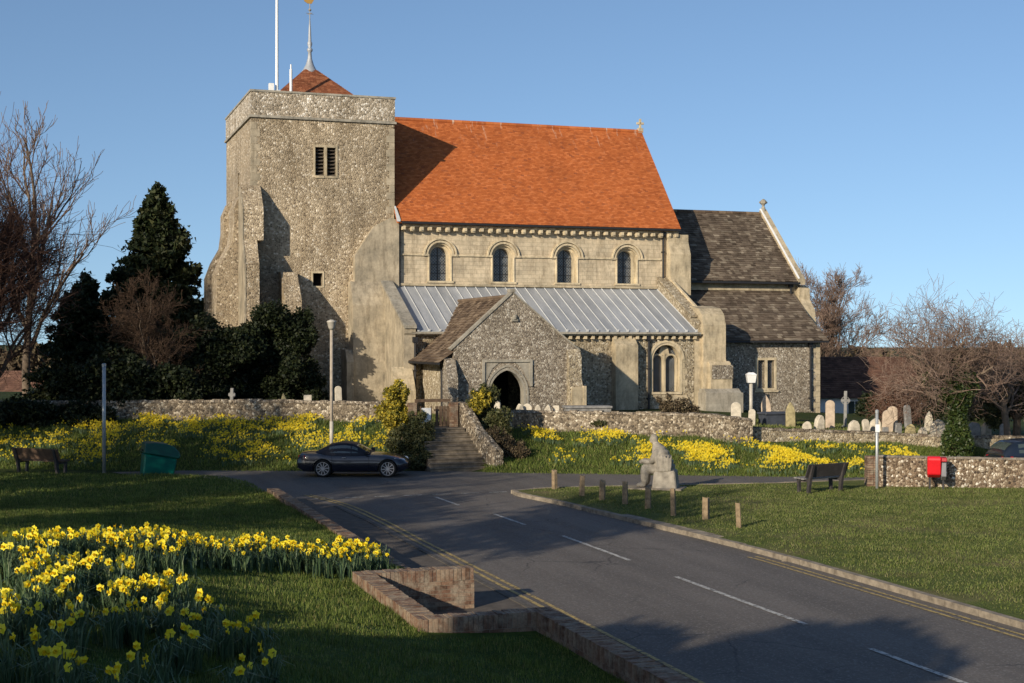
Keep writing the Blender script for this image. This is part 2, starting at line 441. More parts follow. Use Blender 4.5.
M_['shrub'] = per_island('shrub_leaf', [(0, (.035, .045, .016)), (.6, (.075, .08, .028)), (1, (.13, .12, .05))], .6, .3, .15)
M_['hedge'] = per_island('brown_hedge', [(0, (.05, .035, .022)), (.6, (.10, .075, .045)), (1, (.16, .13, .075))], .8, .2, .1)
M_['forsythia'] = per_island('yellow_leaf', [(0, (.10, .10, .02)), (.45, (.25, .22, .03)), (.8, (.5, .38, .04)), (1, (.62, .5, .07))], .6, .3, .25)
M_['daff_leaf'] = per_island('daffodil_leaf', [(0, (.045, .085, .04)), (.6, (.085, .14, .065)), (1, (.17, .22, .10))], .5, .35, .2)
M_['petal'] = per_island('daffodil_petal', [(0, (.80, .62, .015)), (.5, (.88, .74, .03)), (1, (.90, .80, .09))], .55, .25, .3)
M_['trumpet'] = per_island('daffodil_trumpet', [(0, (.80, .52, .008)), (1, (.86, .62, .02))], .55, .25, .25)

# ------------------------------------------------------------------ terrain
def ss(x): x = np.clip(x, 0, 1); return x * x * (3 - 2 * x)
def pl(x, pts): return np.interp(x, [p[0] for p in pts], [p[1] for p in pts])
FOOT = [(-60, 55), (-20, 54.4), (-12, 53.2), (-3, 52.75), (3, 51.8), (12, 50.4), (15, 51), (18, 53.5), (60, 54)]
WALLY = [(-60, 60), (-5, 60), (-3.7, 56), (-1, 55.6), (1.2, 59), (7.6, 57), (9.2, 55.2), (14, 57), (18, 57), (26, 58), (60, 60)]
ZB = [(-60, 1.6), (-5, 1.55), (-3, 1.5), (0, 1.3), (1.2, 1.19), (7.6, 1.05), (9.2, .87), (14, .82), (18, .56), (26, .3)]
ZC = [(-60, 1.7), (-5, 1.7), (-3, 1.5), (8, 1.5), (14, 1.15), (18, .95), (26, .6)]
def ground_z(X, Y):
    X = np.asarray(X, float); Y = np.asarray(Y, float)
    f = pl(X, FOOT); w = pl(X, WALLY); zb = pl(X, ZB); zc = pl(X, ZC)
    t = np.clip((Y - f) / (w - f), 0, 1)
    z = -.03 + (zb + .03) * (t * .75 + .25 * ss(t))
    z = np.where(Y > w + .15, zb + (zc - zb) * ss((Y - w - .15) / 1.5), z)
    z = z - 2.2 * ss((Y - 77) / 12) * ss((X - 8) / 10) - 1.5 * ss((Y - 88) / 25) - .0 * X
    z = z - .22 * (t > 0) * (t < 1) * ss((X + 4.1) / .5) * ss((-.7 - X) / .3)
    z = z + .05 * np.sin(X * 1.7 + Y * .9) * ss((Y - f) / 2) * (t < 1)
    return z
def axis(lo, hi, step, far):
    c = np.arange(lo, hi + step, step); o = []; s = step; v = hi + step
    while v < far: s *= 1.35; v += s; o.append(v)
    n = []; s = step; v = lo
    while v > -far: s *= 1.35; v -= s; n.append(v)
    return np.array(n[::-1] + list(c) + o)
def grid_mesh(name, X, Y, Z, m):
    ny, nx = X.shape
    V = np.stack([X, Y, Z], -1).reshape(-1, 3)
    i = np.arange(ny * nx).reshape(ny, nx)
    Fq = np.stack([i[:-1, :-1], i[:-1, 1:], i[1:, 1:], i[1:, :-1]], -1).reshape(-1, 4)
    me = np_mesh(name, V, Fq, m, k=4)
    me.polygons.foreach_set('use_smooth', [True] * len(me.polygons))
    return me
xs = axis(-45, 45, .4, 1800); ys = axis(-15, 100, .35, 1800)
gx, gy = np.meshgrid(xs, ys)
o = link('ground', grid_mesh('ground', gx, gy, ground_z(gx, gy), M_['ground'])); tag(o, kind='structure')

LEDGE = [(-60, -.3), (-4.45, -.3), (-4.44, -2.05), (-.17, -2.05), (-.16, -.8), (17.7, -.62), (22, -.7), (25.2, -1.2), (27.3, -2.6), (28.5, -5), (30.5, -8), (32.5, -12), (33.5, -39)]
def lawn_z(X, Y):
    X = np.asarray(X, float); Y = np.asarray(Y, float)
    dx, dy = X - RDO[0], Y - RDO[1]
    a = dx * UX + dy * UY; b = dx * VX + dy * VY
    base = .45 - .15 * ss((b - 2) / 15) - .27 * ss((b - 16) / 14)
    z = base + 1.2 * ss((-a - .6) / 8.4) * (1 - ss((b + 5) / 25)) + 1.3 * ss((-13 - b) / 10)
    return z + .025 * np.sin(X * 2.1 + Y) * np.sin(Y * 1.3 - X * .6)
bs = np.unique(np.round(np.concatenate([np.arange(-34, 33.5, .3), [-4.45, -4.44, -.17, -.16]]), 3))
tt = np.linspace(0, 1, 130) ** 1.6
Bg, Tg = np.meshgrid(bs, tt, indexing='ij')
edge = pl(Bg, LEDGE)
Ag = edge + Tg * (-45 - edge)
LX = RDO[0] + Ag * UX + Bg * VX; LY = RDO[1] + Ag * UY + Bg * VY
LZ = lawn_z(LX, LY)
LZ = LZ * np.where(Bg > 17, np.clip(.12 + (Tg * 45) / 3, 0, 1) + 0 * Bg, 1) * (1 - 0 * Tg)
o = link('lawn', grid_mesh('lawn', LX, LY, LZ, M_['lawn'])); tag(o, kind='structure')
o.data.flip_normals()

def sheet(name, pts, z, m, kind='structure', thick=0):
    mb = MB()
    if thick: mb.prism_z(pts, z - thick, z)
    else: mb.add([(x, y, z) for x, y in pts], [tuple(range(len(pts)))])
    ob = mb.build(name, m)
    return tag(ob, kind=kind)
# tarmac: road to the junction plus the lane in front of the bank
rd = [r2w(-.9, -40), r2w(11, -40), r2w(11, 8)] + [(14, 46), (45, 47), (45, 54.5), (18, 54.0), (15, 51.4), (12, 50.6), (3, 52.0), (-3, 52.9), (-12, 53.3), (-15, 52.5), r2w(-3, 24), r2w(-1.2, 17)]
sheet('road', rd, .002, M_['asphalt'])
sheet('pavement', [r2w(-.7, 0), r2w(-2.0, 0), r2w(-2.0, -4.4), r2w(-.2, -4.4), r2w(-.2, -40), r2w(1.04, -40), r2w(1.04, 2), r2w(1.02, 13), r2w(.6, 18), r2w(-.6, 20)], .008, M_['paving'])
# painted lines (roads at z .002, lines 6 mm above)
def line(name, pts, w, z, m, ob=None):
    mb = MB(); L = []; Rr = []
    for i, p in enumerate(pts):
        a = Vector(pts[max(i - 1, 0)]); c = Vector(pts[min(i + 1, len(pts) - 1)])
        d = (c - a).normalized(); n = Vector((-d.y, d.x)) * w / 2
        L.append((p[0] + n.x, p[1] + n.y, z)); Rr.append((p[0] - n.x, p[1] - n.y, z))
    for i in range(len(pts) - 1):
        mb.add([Rr[i], Rr[i + 1], L[i + 1], L[i]], [(0, 1, 2, 3)])
    return mb
def smooth_pts(pts, n=8):
    out = []
    for i in range(len(pts) - 1):
        p0 = Vector(pts[max(i - 1, 0)]); p1 = Vector(pts[i]); p2 = Vector(pts[i + 1]); p3 = Vector(pts[min(i + 2, len(pts) - 1)])
        for k in range(n):
            t = k / n
            q = .5 * ((2 * p1) + (p2 - p0) * t + (2 * p0 - 5 * p1 + 4 * p2 - p3) * t * t + (-p0 + 3 * p1 - 3 * p2 + p3) * t ** 3)
            out.append(tuple(q))
    out.append(tuple(pts[-1])); return out
yl = [(1.22, -40), (1.22, -3), (1.22, 2), (1.2, 8.4), (1.22, 12.5), (1.05, 16.5), (.5, 19.5)]
mb = MB()
for off in (0, .2):
    q = line('', [r2w(a + off, b) for a, b in smooth_pts(yl)], .085, .012, None)
    mb.add(q.v, q.f)
yr = [(8.0, -40), (7.96, -2), (7.9, 3.5)]
for off in (0, .2):
    q = line('', [r2w(a - off, b) for a, b in smooth_pts(yr)], .08, .012, None)
    mb.add(q.v, q.f)
tag(mb.build('yellow_lines', M_['yellow_line']), kind='structure')
mb = MB()
for b0, b1, c in [(-21.6, -17.6, 4.97), (-15.6, -11.6, 4.97), (-9.6, -5.6, 4.97), (-3.6, 1.6, 4.99), (3.9, 8.1, 4.95), (10.4, 12.9, 4.75), (15.2, 17.6, 4.35)]:
    q = line('', [r2w(c, b0), r2w(c - (.06 if b0 > 10 else 0), b1)], .11, .012, None); mb.add(q.v, q.f)
for b0, b1 in [(20.1, 20.3)]:
    for k in range(7):
        q = line('', [r2w(.6 + k * .95, 18.3 + k * .0), r2w(1.2 + k * .95, 18.3)], .12, .012, None); mb.add(q.v, q.f)
tag(mb.build('centre_line', M_['white_line']), kind='structure')
# the green and its kerb
kerb = smooth_pts([(8.4, -40), (8.3, -2), (8.22, 3), (8.05, 6), (7.8, 8.6), (7.55, 11.3), (7.26, 14.4), (7.0, 15.9), (6.85, 17.1), (6.95, 17.9)], 6)
kw = [r2w(a, b) for a, b in kerb] + [(.1, 45.15), (.7, 45.7), (1.7, 46.2), (4.2, 46.7), (8.35, 47.4), (12.06, 48.6), (20, 49.2)]
gpts = kw + [(60, 50), (60, -22)]
mb = MB(); mb.prism_z([(x, y) for x, y in gpts], -.05, .10)
o = tag(mb.build('green', M_['green']), kind='structure')
kb = MB()
for i in range(len(kw) - 1):
    a = Vector(kw[i]); c = Vector(kw[i + 1]); d = (c - a); L = d.length
    if L < .01: continue
    n = Vector((d.y, -d.x)) / L          # towards the green
    if n.dot(Vector((10, 40)) - a) < 0 and False: n = -n
    ns = max(1, int(L / .9)); random.seed(i)
    for k in range(ns):
        p = a + d * (k / ns); q = a + d * ((k + .985) / ns)
        wd = .13 + (.22 if 34 < p.y < 38.5 and p.x > 3 else 0)
        zt = .118 + random.uniform(-.006, .006)
        o1 = -n * .03
        vs = [(p.x + o1.x, p.y + o1.y, -.04), (q.x + o1.x, q.y + o1.y, -.04), (q.x + n.x * wd, q.y + n.y * wd, -.04), (p.x + n.x * wd, p.y + n.y * wd, -.04)]
        vs += [(x, y, zt) for x, y, _ in vs]
        kb.hexa(vs)
tag(kb.build('kerb', M_['kerb']), kind='structure')
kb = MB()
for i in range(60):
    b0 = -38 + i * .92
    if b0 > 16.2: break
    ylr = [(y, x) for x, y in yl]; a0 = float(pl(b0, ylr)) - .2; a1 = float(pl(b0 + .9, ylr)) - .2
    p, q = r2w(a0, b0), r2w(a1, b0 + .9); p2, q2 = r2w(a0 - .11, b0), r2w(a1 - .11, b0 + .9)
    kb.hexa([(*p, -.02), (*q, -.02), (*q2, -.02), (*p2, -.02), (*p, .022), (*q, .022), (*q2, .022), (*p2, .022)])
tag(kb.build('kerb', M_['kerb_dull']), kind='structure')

# ------------------------------------------------------------------ church
church = empty('church', (CHO[0], CHO[1], 0), TH, 'flint and stone parish church with a square tower, orange tiled nave roof and gabled porch', 'church')
ZG = .9
def cp(name, mb, m, parent=None, **k): return mb.build(name, m, parent or church, **k)
CU, CV = -10.83, 9.45
# --- tower
TX0, TX1, TY0, TY1 = -14.43, -7.22, 4.7, 14.2
t = MB(); t.box(TX0, TX1, TY0, TY1, ZG, 15.93); tw = cp('tower_wall', t, M_['tower_flint'])
c = MB(); c.box(-11.27, -10.82, 4.2, 5.4, 13.17, 14.62); c.box(-10.68, -10.23, 4.2, 5.4, 13.17, 14.62)
c.box(-11.38, -10.9, 4.2, 5.2, 7.67, 8.31); c.box(-14.9, -13.9, 9.0, 9.5, 12.2, 13.7)
cut(tw, c)
f = MB()
for x0, x1 in ((-11.36, -11.27), (-10.82, -10.68), (-10.23, -10.14)): f.box(x0, x1, 4.66, 4.96, 13.08, 14.72)
f.box(-11.27, -10.82, 4.66, 4.96, 14.60, 14.72); f.box(-10.68, -10.23, 4.66, 4.96, 14.60, 14.72)
f.box(-11.27, -10.82, 4.64, 4.98, 13.06, 13.18); f.box(-10.68, -10.23, 4.64, 4.98, 13.06, 13.18)
win = cp('belfry_window', f, M_['ashlar_plain'])
s_ = MB()
for x0, x1 in ((-11.268, -10.822), (-10.678, -10.232)):
    for k in range(8):
        z = 13.2 + k * .178
        s_.hexa([(x0, 4.8, z), (x1, 4.8, z), (x1, 5.05, z + .12), (x0, 5.05, z + .12), (x0, 4.8, z + .03), (x1, 4.8, z + .03), (x1, 5.05, z + .15), (x0, 5.05, z + .15)])
cp('louvre', s_, M_['louvre'], win)
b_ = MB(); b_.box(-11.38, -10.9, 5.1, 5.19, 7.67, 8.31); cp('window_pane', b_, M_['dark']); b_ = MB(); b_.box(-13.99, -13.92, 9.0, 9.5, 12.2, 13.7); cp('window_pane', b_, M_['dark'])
f = MB(); f.box(-11.46, -11.38, 4.67, 4.9, 7.6, 8.4); f.box(-10.9, -10.82, 4.67, 4.9, 7.6, 8.4); f.box(-11.38, -10.9, 4.67, 4.9, 8.31, 8.4); f.box(-11.38, -10.9, 4.67, 4.9, 7.58, 7.67)
cp('window_frame', f, M_['dressed'])
p = MB(); pt = .45
for x0, x1, y0, y1 in ((TX0 - .03, TX1 + .03, TY0 - .03, TY0 + pt), (TX0 - .03, TX1 + .03, TY1 - pt, TY1 + .03), (TX0 - .03, TX0 + pt, TY0 + pt, TY1 - pt), (TX1 - pt, TX1 + .03, TY0 + pt, TY1 - pt)):
    p.box(x0, x1, y0, y1, 16.05, 17.2)
par = cp('parapet', p, M_['parapet_flint'])
p = MB()
e = .07
for x0, x1, y0, y1 in ((TX0 - e, TX1 + e, TY0 - e, TY0 + pt + .02), (TX0 - e, TX1 + e, TY1 - pt, TY1 + e), (TX0 - e, TX0 + pt, TY0 + pt + .02, TY1 - pt), (TX1 - pt, TX1 + e, TY0 + pt + .02, TY1 - pt)):
    p.box(x0, x1, y0, y1, 17.2, 17.3)
cp('coping', p, M_['grey_stone'], par)
p = MB(); p.box(TX0 - .1, TX1 + .1, TY0 - .1, TY1 + .1, 15.93, 16.05); cp('string_course', p, M_['grey_stone'])
p = MB(); p.box(TX0 + .3, TX1 - .3, TY0 + .3, TY1 - .3, 16.3, 16.4); cp('tower_deck', p, M_['lead'])
q = MB(); q2 = MB(); random.seed(3)   # corner quoins
for k in range(27):
    z = 6.0 + k * .36; w = .42 if k % 2 else .26
    if z > 15.6: break
    if z > 11.9: q.box(TX0 - .012, TX0 + w, TY0 - .012, TY0 + .68 - w, z, z + .34)
    if z > 11.3: q2.box(TX1 - w, TX1 + .012, TY0 - .012, TY0 + .68 - w, z, z + .34)
cp('quoin', q, M_['render']); cp('quoin', q2, M_['render'])
# tiled pyramid cap
def tiled(mb, p00, p10, p01, p11, rows, tw_, lip=.022, mi=0, jit=.004, seed=1, wj=0, stagger=.5):
    """courses of tiles over a planar quad: p00-p10 eave, p01-p11 top"""
    rnd = random.Random(seed)
    p00, p10, p01, p11 = map(Vector, (p00, p10, p01, p11))
    nrm = (p10 - p00).cross(p01 - p00).normalized()
    for r in range(rows):
        t0 = r / rows; t1 = min(1, (r + 1.08) / rows)
        a0 = p00.lerp(p01, t0); a1 = p10.lerp(p11, t0); c0 = p00.lerp(p01, t1); c1 = p10.lerp(p11, t1)
        L = (a1 - a0).length
        if L < .05: continue
        x = -(stagger * tw_ if r % 2 else 0) - (rnd.random() * tw_ if wj else 0)
        while x < L:
            w = tw_ * (1 + rnd.uniform(-wj, wj)); s0 = max(0, x) / L; s1 = min(L, x + w - .006) / L
            x += w
            if s1 <= s0: continue
            h = lip + rnd.uniform(-jit, jit) ; j2 = rnd.uniform(0, jit)
            A, B = a0.lerp(a1, s0), a0.lerp(a1, s1); C_, D = c0.lerp(c1, s1), c0.lerp(c1, s0)
            drop = (a0 - c0).normalized() * rnd.uniform(-jit, jit) * 2
            mb.hexa([tuple(A - nrm * .01 + drop), tuple(B - nrm * .01 + drop), tuple(C_ - nrm * .01), tuple(D - nrm * .01),
                     tuple(A + nrm * h + drop), tuple(B + nrm * (h + j2) + drop), tuple(C_ + nrm * .003), tuple(D + nrm * .003)], mi)
    return mb
cap = MB(); ax, ay, az = -10.65, 9.45, 19.35
hw, hd = 2.7, 2.9
cor = [(ax - hw, ay - hd, 17.05), (ax + hw, ay - hd, 17.05), (ax + hw, ay + hd, 17.05), (ax - hw, ay + hd, 17.05)]
sub = MB(); tp = [(ax - .3, ay - .3, az - .03), (ax + .3, ay - .3, az - .03), (ax + .3, ay + .3, az - .03), (ax - .3, ay + .3, az - .03)]
sub.hexa([(x, y, z - .02) for x, y, z in cor] + [(x, y, z - .02) for x, y, z in tp])
for i in range(4):
    tiled(cap, cor[i], cor[(i + 1) % 4], tp[i], tp[(i + 1) % 4], 26, .17, seed=i)
cap.add(sub.v, sub.f)
sub = MB(); sub.box(ax - hw + .1, ax + hw - .1, ay - hd + .1, ay + hd - .1, 16.4, 17.03)
cap.add(sub.v, sub.f)
M_['cap_tile'] = per_island('cap_tile', [(0, (.20, .07, .035)), (.6, (.29, .105, .05)), (1, (.36, .15, .075))], .85, .15, 0, 1.2)
capo = cp('tower_cap', cap, M_['cap_tile'])
s_ = MB()
s_.lathe([(.52, 19.15), (.36, 19.35), (.22, 19.62), (.12, 19.95), (.09, 20.3), (.15, 20.36), (.15, 20.46), (.08, 20.52), (.13, 20.7), (.13, 20.8), (.09, 20.86), (.06, 21.6), (.03, 22.1)], ax, ay, 12)
cp('spirelet', s_, M_['lead'], capo, smooth=True)
s_ = MB(); s_.tube([(ax, ay, 22.1), (ax, ay, 23.5)], .022, 6)
for an in (0, 90):
    c_, s2 = math.cos(R(an + 20)), math.sin(R(an + 20))
    s_.tube([(ax - .22 * c_, ay - .22 * s2, 22.35), (ax + .22 * c_, ay + .22 * s2, 22.35)], .016, 5)
s_.lathe([(.01, 22.45), (.1, 22.55), (.01, 22.65)], ax, ay, 8)
cp('weathervane_rod', s_, M_['grey_stone'], capo)
# cockerel weather vane (tip is only just inside the frame)
s_ = MB(); s_.prism_y([(ax - .28, 22.98), (ax - .12, 22.88), (ax + .1, 22.88), (ax + .2, 23.05), (ax + .3, 23.3), (ax + .22, 23.34), (ax + .08, 23.14), (ax - .1, 23.12), (ax - .3, 23.4), (ax - .4, 23.2)], ay - .02, ay + .02)
cp('weathercock', s_, M_['gold'], capo)
s_ = MB(); s_.tube([(-12.96, 6.0, 16.4), (-12.96, 6.0, 26.5)], [.085, .06], 10); cp('flagpole', s_, M_['white_paint'])
s_ = MB(); s_.box(-13.38, -13.14, 5.8, 6.05, 16.4, 17.86); s_.box(-13.1, -12.8, 5.9, 6.1, 17.45, 17.55); s_.lathe([(.07, 16.4), (.07, 18.55), (.035, 18.57), (.035, 18.8)], -12.34, 5.5, 10)
cp('roof_vent', s_, M_['white_paint'])

def profile_buttress(name, prof, x0, x1, m, parent=None):
    """profile in (v,z) extruded along u"""
    b_ = MB(); b_.prism_x(prof, x0, x1); return cp(name, b_, m, parent)
# south-west buttress (projects south), stepped
profile_buttress('buttress', [(4.75, ZG), (2.2, ZG), (2.2, 5.2), (2.75, 6.2), (2.75, 8.6), (3.55, 9.8), (4.75, 9.8)], TX0 - .55, TX0 + .1, M_['tower_flint'])
profile_buttress('buttress', [(4.75, 9.8), (3.55, 9.8), (3.55, 11.3), (4.4, 12.4), (4.75, 12.6)], TX0 - .55, TX0 + .42, M_['tower_flint'])
# its pale west facing
profile_buttress('buttress_facing', [(4.75, ZG), (2.17, ZG), (2.17, 5.2), (2.72, 6.2), (2.72, 8.6), (3.52, 9.8), (3.52, 11.3), (4.37, 12.37), (4.75, 12.5)], TX0 - .62, TX0 - .55, M_['render'])
# west-projecting buttress steps
for v0, v1 in ((5.3, 7.4), (9.5, 10.8)):
    b_ = MB(); b_.prism_y([(TX0 + .1, ZG), (TX0 - 1.65, ZG), (TX0 - 1.6, 8.2), (TX0 - 1.3, 9.0), (TX0 - .85, 9.8), (TX0 - .75, 10.6), (TX0 - .75, 11.5), (TX0 - .5, 12.1), (TX0 + .1, 12.6)], v0, v1)
    cp('buttress', b_, M_['tower_flint'])
# low mid buttress
profile_buttress('buttress', [(4.75, ZG), (2.7, ZG), (2.7, 6.9), (4.0, 8.3), (4.75, 8.35)], -13.1, -12.3, M_['tower_flint'])
# big south-east buttress, in widening stages
b_ = MB(); b_.prism_y([(-7.08, 7.4), (-7.08, 11.0), (-7.5, 11.15), (-8.35, 10.7), (-9.35, 9.2), (-9.35, 7.4)], 4.25, 4.75)
b_.prism_x([(4.75, ZG), (3.55, ZG), (3.55, 6.7), (4.2, 7.9), (4.75, 7.9)], -9.6, -7.45)
b_.prism_x([(4.75, ZG), (3.35, ZG), (3.35, 3.9), (3.7, 4.5), (4.75, 4.5)], -9.95, -9.6)
cp('buttress', b_, M_['render'])

# --- nave
NX0, NX1, NV0, NV1 = TX1 - .02, 9.0, 4.5, 14.1
n_ = MB(); n_.box(NX0, 8.35, NV0, NV1, ZG, 11.0); nv = cp('nave_wall', n_, M_['ashlar'])
wins = (-4.86, -1.46, 2.1, 5.54)
def arch_prof(cx, w, z0, z1, n=12, pointed=0):
    """opening outline: springing computed so that the top is z1"""
    r = w / 2; pts = [(cx - r, z0)]
    if pointed:
        # two-centred arch
        Rr = r * (1 + pointed); zc = z1 - math.sqrt(Rr * Rr - (Rr - r) ** 2)
        a_end = math.acos((Rr - r) / Rr)
        for k in range(n // 2 + 1):
            a = a_end * k / (n // 2); pts.append((cx - r + Rr - Rr * math.cos(a), zc + Rr * math.sin(a)))
        for k in range(n // 2 - 1, -1, -1):
            a = a_end * k / (n // 2); pts.append((cx + r - Rr + Rr * math.cos(a), zc + Rr * math.sin(a)))
    else:
        zc = z1 - r
        for k in range(n + 1):
            a = math.pi - math.pi * k / n; pts.append((cx + r * math.cos(a), zc + r * math.sin(a)))
    pts.append((cx + r, z0)); return pts
def arch_ring(mb, cx, w0, w1, z0, z1in, y0, y1, pointed=0, legs=True, n=16):
    a = arch_prof(cx, w0, z0, z1in, n, pointed); b = arch_prof(cx, w1, z0, z1in + (w1 - w0) / 2 * (1.0 if not pointed else 1.15), n, pointed)
    if not legs: a = a[1:-1]; b = b[1:-1]
    for i in range(len(a) - 1):
        mb.hexa([(a[i][0], y0, a[i][1]), (b[i][0], y0, b[i][1]), (b[i][0], y1, b[i][1]), (a[i][0], y1, a[i][1]),
                 (a[i + 1][0], y0, a[i + 1][1]), (b[i + 1][0], y0, b[i + 1][1]), (b[i + 1][0], y1, b[i + 1][1]), (a[i + 1][0], y1, a[i + 1][1])])
    return mb
c = MB()
for x in wins: c.prism_y(arch_prof(x, 1.3, 7.98, 9.98), 4.2, 5.3)
cut(nv, c)
for x in wins:
    w_ = MB(); arch_ring(w_, x, .9, 1.16, 8.0, 9.76, 4.74, 5.2); arch_ring(w_, x, 1.16, 1.302, 8.0, 9.89, 4.56, 5.2)
    arch_ring(w_, x, 1.3, 1.5, 9.3, 9.97, 4.43, 4.6, legs=False); arch_ring(w_, x, 1.62, 1.78, 9.3, 10.12, 4.38, 4.52, legs=False)
    w_.box(x - .95, x - .6, 4.4, 4.52, 9.27, 9.37); w_.box(x + .6, x + .95, 4.4, 4.52, 9.27, 9.37)
    w_.tube([(x - .6, 4.5, 8.0), (x - .6, 4.5, 9.27)], .055, 8); w_.tube([(x + .6, 4.5, 8.0), (x + .6, 4.5, 9.27)], .055, 8)
    w_.box(x - .72, x + .72, 4.42, 5.2, 7.9, 8.0)
    wo = cp('clerestory_window', w_, M_['dressed'])
    gl = MB(); gl.prism_y(arch_prof(x, .92, 8.0, 9.77), 5.02, 5.06); cp('glass', gl, M_['glass'], wo)
    gl = MB(); gl.box(x - .02, x + .02, 4.99, 5.02, 8.0, 9.7)
    for z in (8.4, 8.85, 9.3): gl.box(x - .45, x + .45, 4.992, 5.018, z, z + .03)
    cp('glazing_bar', gl, M_['dark_iron'], wo)
xs_ = [NX0 + .15] + [v for x in wins for v in (x - .95, x + .95)] + [7.5]
for i in range(0, len(xs_), 2):
    s_ = MB(); s_.box(xs_[i], xs_[i + 1], 4.43, 4.55, 9.28, 9.36); cp('string_course', s_, M_['dressed'])
s_ = MB(); s_.box(NX0 + .1, 8.5, 4.34, 4.52, 10.72, 10.86)
x = NX0 + .3
k = 0
while x < 8.4:
    s_.box(x, x + .2, 4.2, 4.5, 10.5 + .05 * (k % 3 == 0), 10.72); s_.box(x + .03, x + .17, 4.12, 4.2, 10.56, 10.72)
    x += .46 + .03 * math.sin(k * 2.3); k += 1
cp('corbel_table', s_, M_['dressed'])
# nave east buttress (pilaster) and gable
profile_buttress('buttress', [(4.6, 7.4), (3.95, 7.4), (3.95, 9.6), (4.25, 10.3), (4.25, 10.68), (4.6, 10.68)], 7.85, 9.05, M_['ashlar_plain'])
# roof
RZ0, RZ1, RV = 10.98, 16.95, 9.3
rf = MB()
X0, X1 = TX1 + .0, 8.55
slp = (RZ1 - RZ0) / (RV - 4.15)
rf.prism_x([(4.15, RZ0 - .1), (4.15, RZ0 - .02), (RV, RZ1 - .03), (14.45, RZ0 - .02), (14.45, RZ0 - .1), (RV, RZ1 - .25)], X0, X1 - .02)
tiled(rf, (X0, 4.12, RZ0), (X1, 4.12, RZ0), (X0, RV, RZ1), (X1, RV, RZ1), 70, .18, lip=.02, seed=11)
rf.hexa([(X0, RV, RZ1), (X1, RV, RZ1), (X1, 14.48, RZ0), (X0, 14.48, RZ0), (X0, RV, RZ1 + .02), (X1, RV, RZ1 + .02), (X1, 14.48, RZ0 + .03), (X0, 14.48, RZ0 + .03)])
nrf = cp('nave_roof', rf, M_['red_tile'])
r_ = MB(); x = X0 + .02
while x < X1 - .1:
    w = min(.44, X1 - x); r_.tube([(x, RV, RZ1 + .0), (x + w, RV, RZ1 + .0)], .13, 8); x += .45
cp('ridge_tile', r_, M_['red_tile'], nrf)
g_ = MB(); g_.prism_x([(4.5, 10.9), (RV, 16.6), (14.1, 10.9)], 8.0, 8.34); cp('east_gable', g_, M_['ashlar_plain'])
s_ = MB(); s_.box(8.3, 8.6, RV - .12, RV + .12, 16.9, 17.16); s_.box(8.4, 8.5, RV - .06, RV + .06, 17.16, 17.7); s_.box(8.24, 8.66, RV - .06, RV + .06, 17.38, 17.5)
cp('stone_cross', s_, M_['dressed'])
# lead flashing where the eave meets the tower, gutter
s_ = MB(); s_.hexa([(TX1 - .02, 4.05, 10.95), (TX1 + .16, 4.05, 10.95), (TX1 + .05, 4.6, 11.7), (TX1 - .02, 4.6, 11.7), (TX1 - .02, 4.1, 11.06), (TX1 + .18, 4.1, 11.06), (TX1 + .06, 4.62, 11.78), (TX1 - .02, 4.62, 11.78)])
cp('flashing', s_, M_['lead_roll'])
s_ = MB(); s_.box(X0 + .25, X1 - .05, 4.0, 4.14, 10.86, 10.96); cp('gutter', s_, M_['dark_iron'])
def downpipe(x, v, z0, z1, m=None):
    s_ = MB(); s_.tube([(x, v, z0), (x, v, z1)], .06, 8); s_.box(x - .12, x + .12, v - .1, v + .1, z1 - .05, z1 + .22)
    for z in np.arange(z0 + .6, z1 - .3, 1.5): s_.box(x - .08, x + .08, v - .08, v + .14, float(z), float(z) + .06)
    cp('downpipe', s_, m or M_['dark_iron'])
downpipe(-7.03, 4.38, 7.8, 10.75); downpipe(7.62, 4.38, 7.6, 10.6)

# --- south aisle
AX0, AX1 = -7.75, 7.3
a_ = MB(); a_.prism_x([(0, ZG), (0, 5.15), (4.45, 7.45), (4.45, ZG)], AX0, AX1 + .3); aw = cp('aisle_wall', a_, M_['aisle_flint'])
c = MB(); c.prism_y(arch_prof(5.75, 1.72, 2.35, 4.82), -.4, .9)
cut(aw, c)
w_ = MB(); arch_ring(w_, 5.75, 1.5, 1.74, 2.35, 4.73, -.03, .5); arch_ring(w_, 5.75, 1.74, 1.98, 4.0, 4.85, -.07, .06, legs=False)
for dx in (-.36, .36): arch_ring(w_, 5.75 + dx, .58, .74, 2.35, 4.2, .22, .42)
w_.box(5.75 - .85, 5.75 + .85, -.06, .5, 2.23, 2.35)
w_.box(5.70, 5.80, .2, .44, 2.35, 4.3); w_.prism_y([(5.45, 4.2), (6.05, 4.2), (5.95, 4.62), (5.75, 4.72), (5.55, 4.62)], .26, .4)
wo = cp('aisle_window', w_, M_['dressed'])
gl = MB(); gl.prism_y(arch_prof(5.75, 1.55, 2.35, 4.74), .44, .47); cp('glass', gl, M_['glass'], wo)
q = MB(); q2 = MB()
for k in range(8):
    z = 2.35 + k * .3; w = .28 if k % 2 else .16
    if z < 4.1:
        q.box(4.89 - w, 4.86, -.02, .04, z, z + .28); q2.box(6.64, 6.64 + w, -.02, .04, z, z + .28)
cp('quoin', q, M_['ashlar_plain']); cp('quoin', q2, M_['ashlar_plain'])
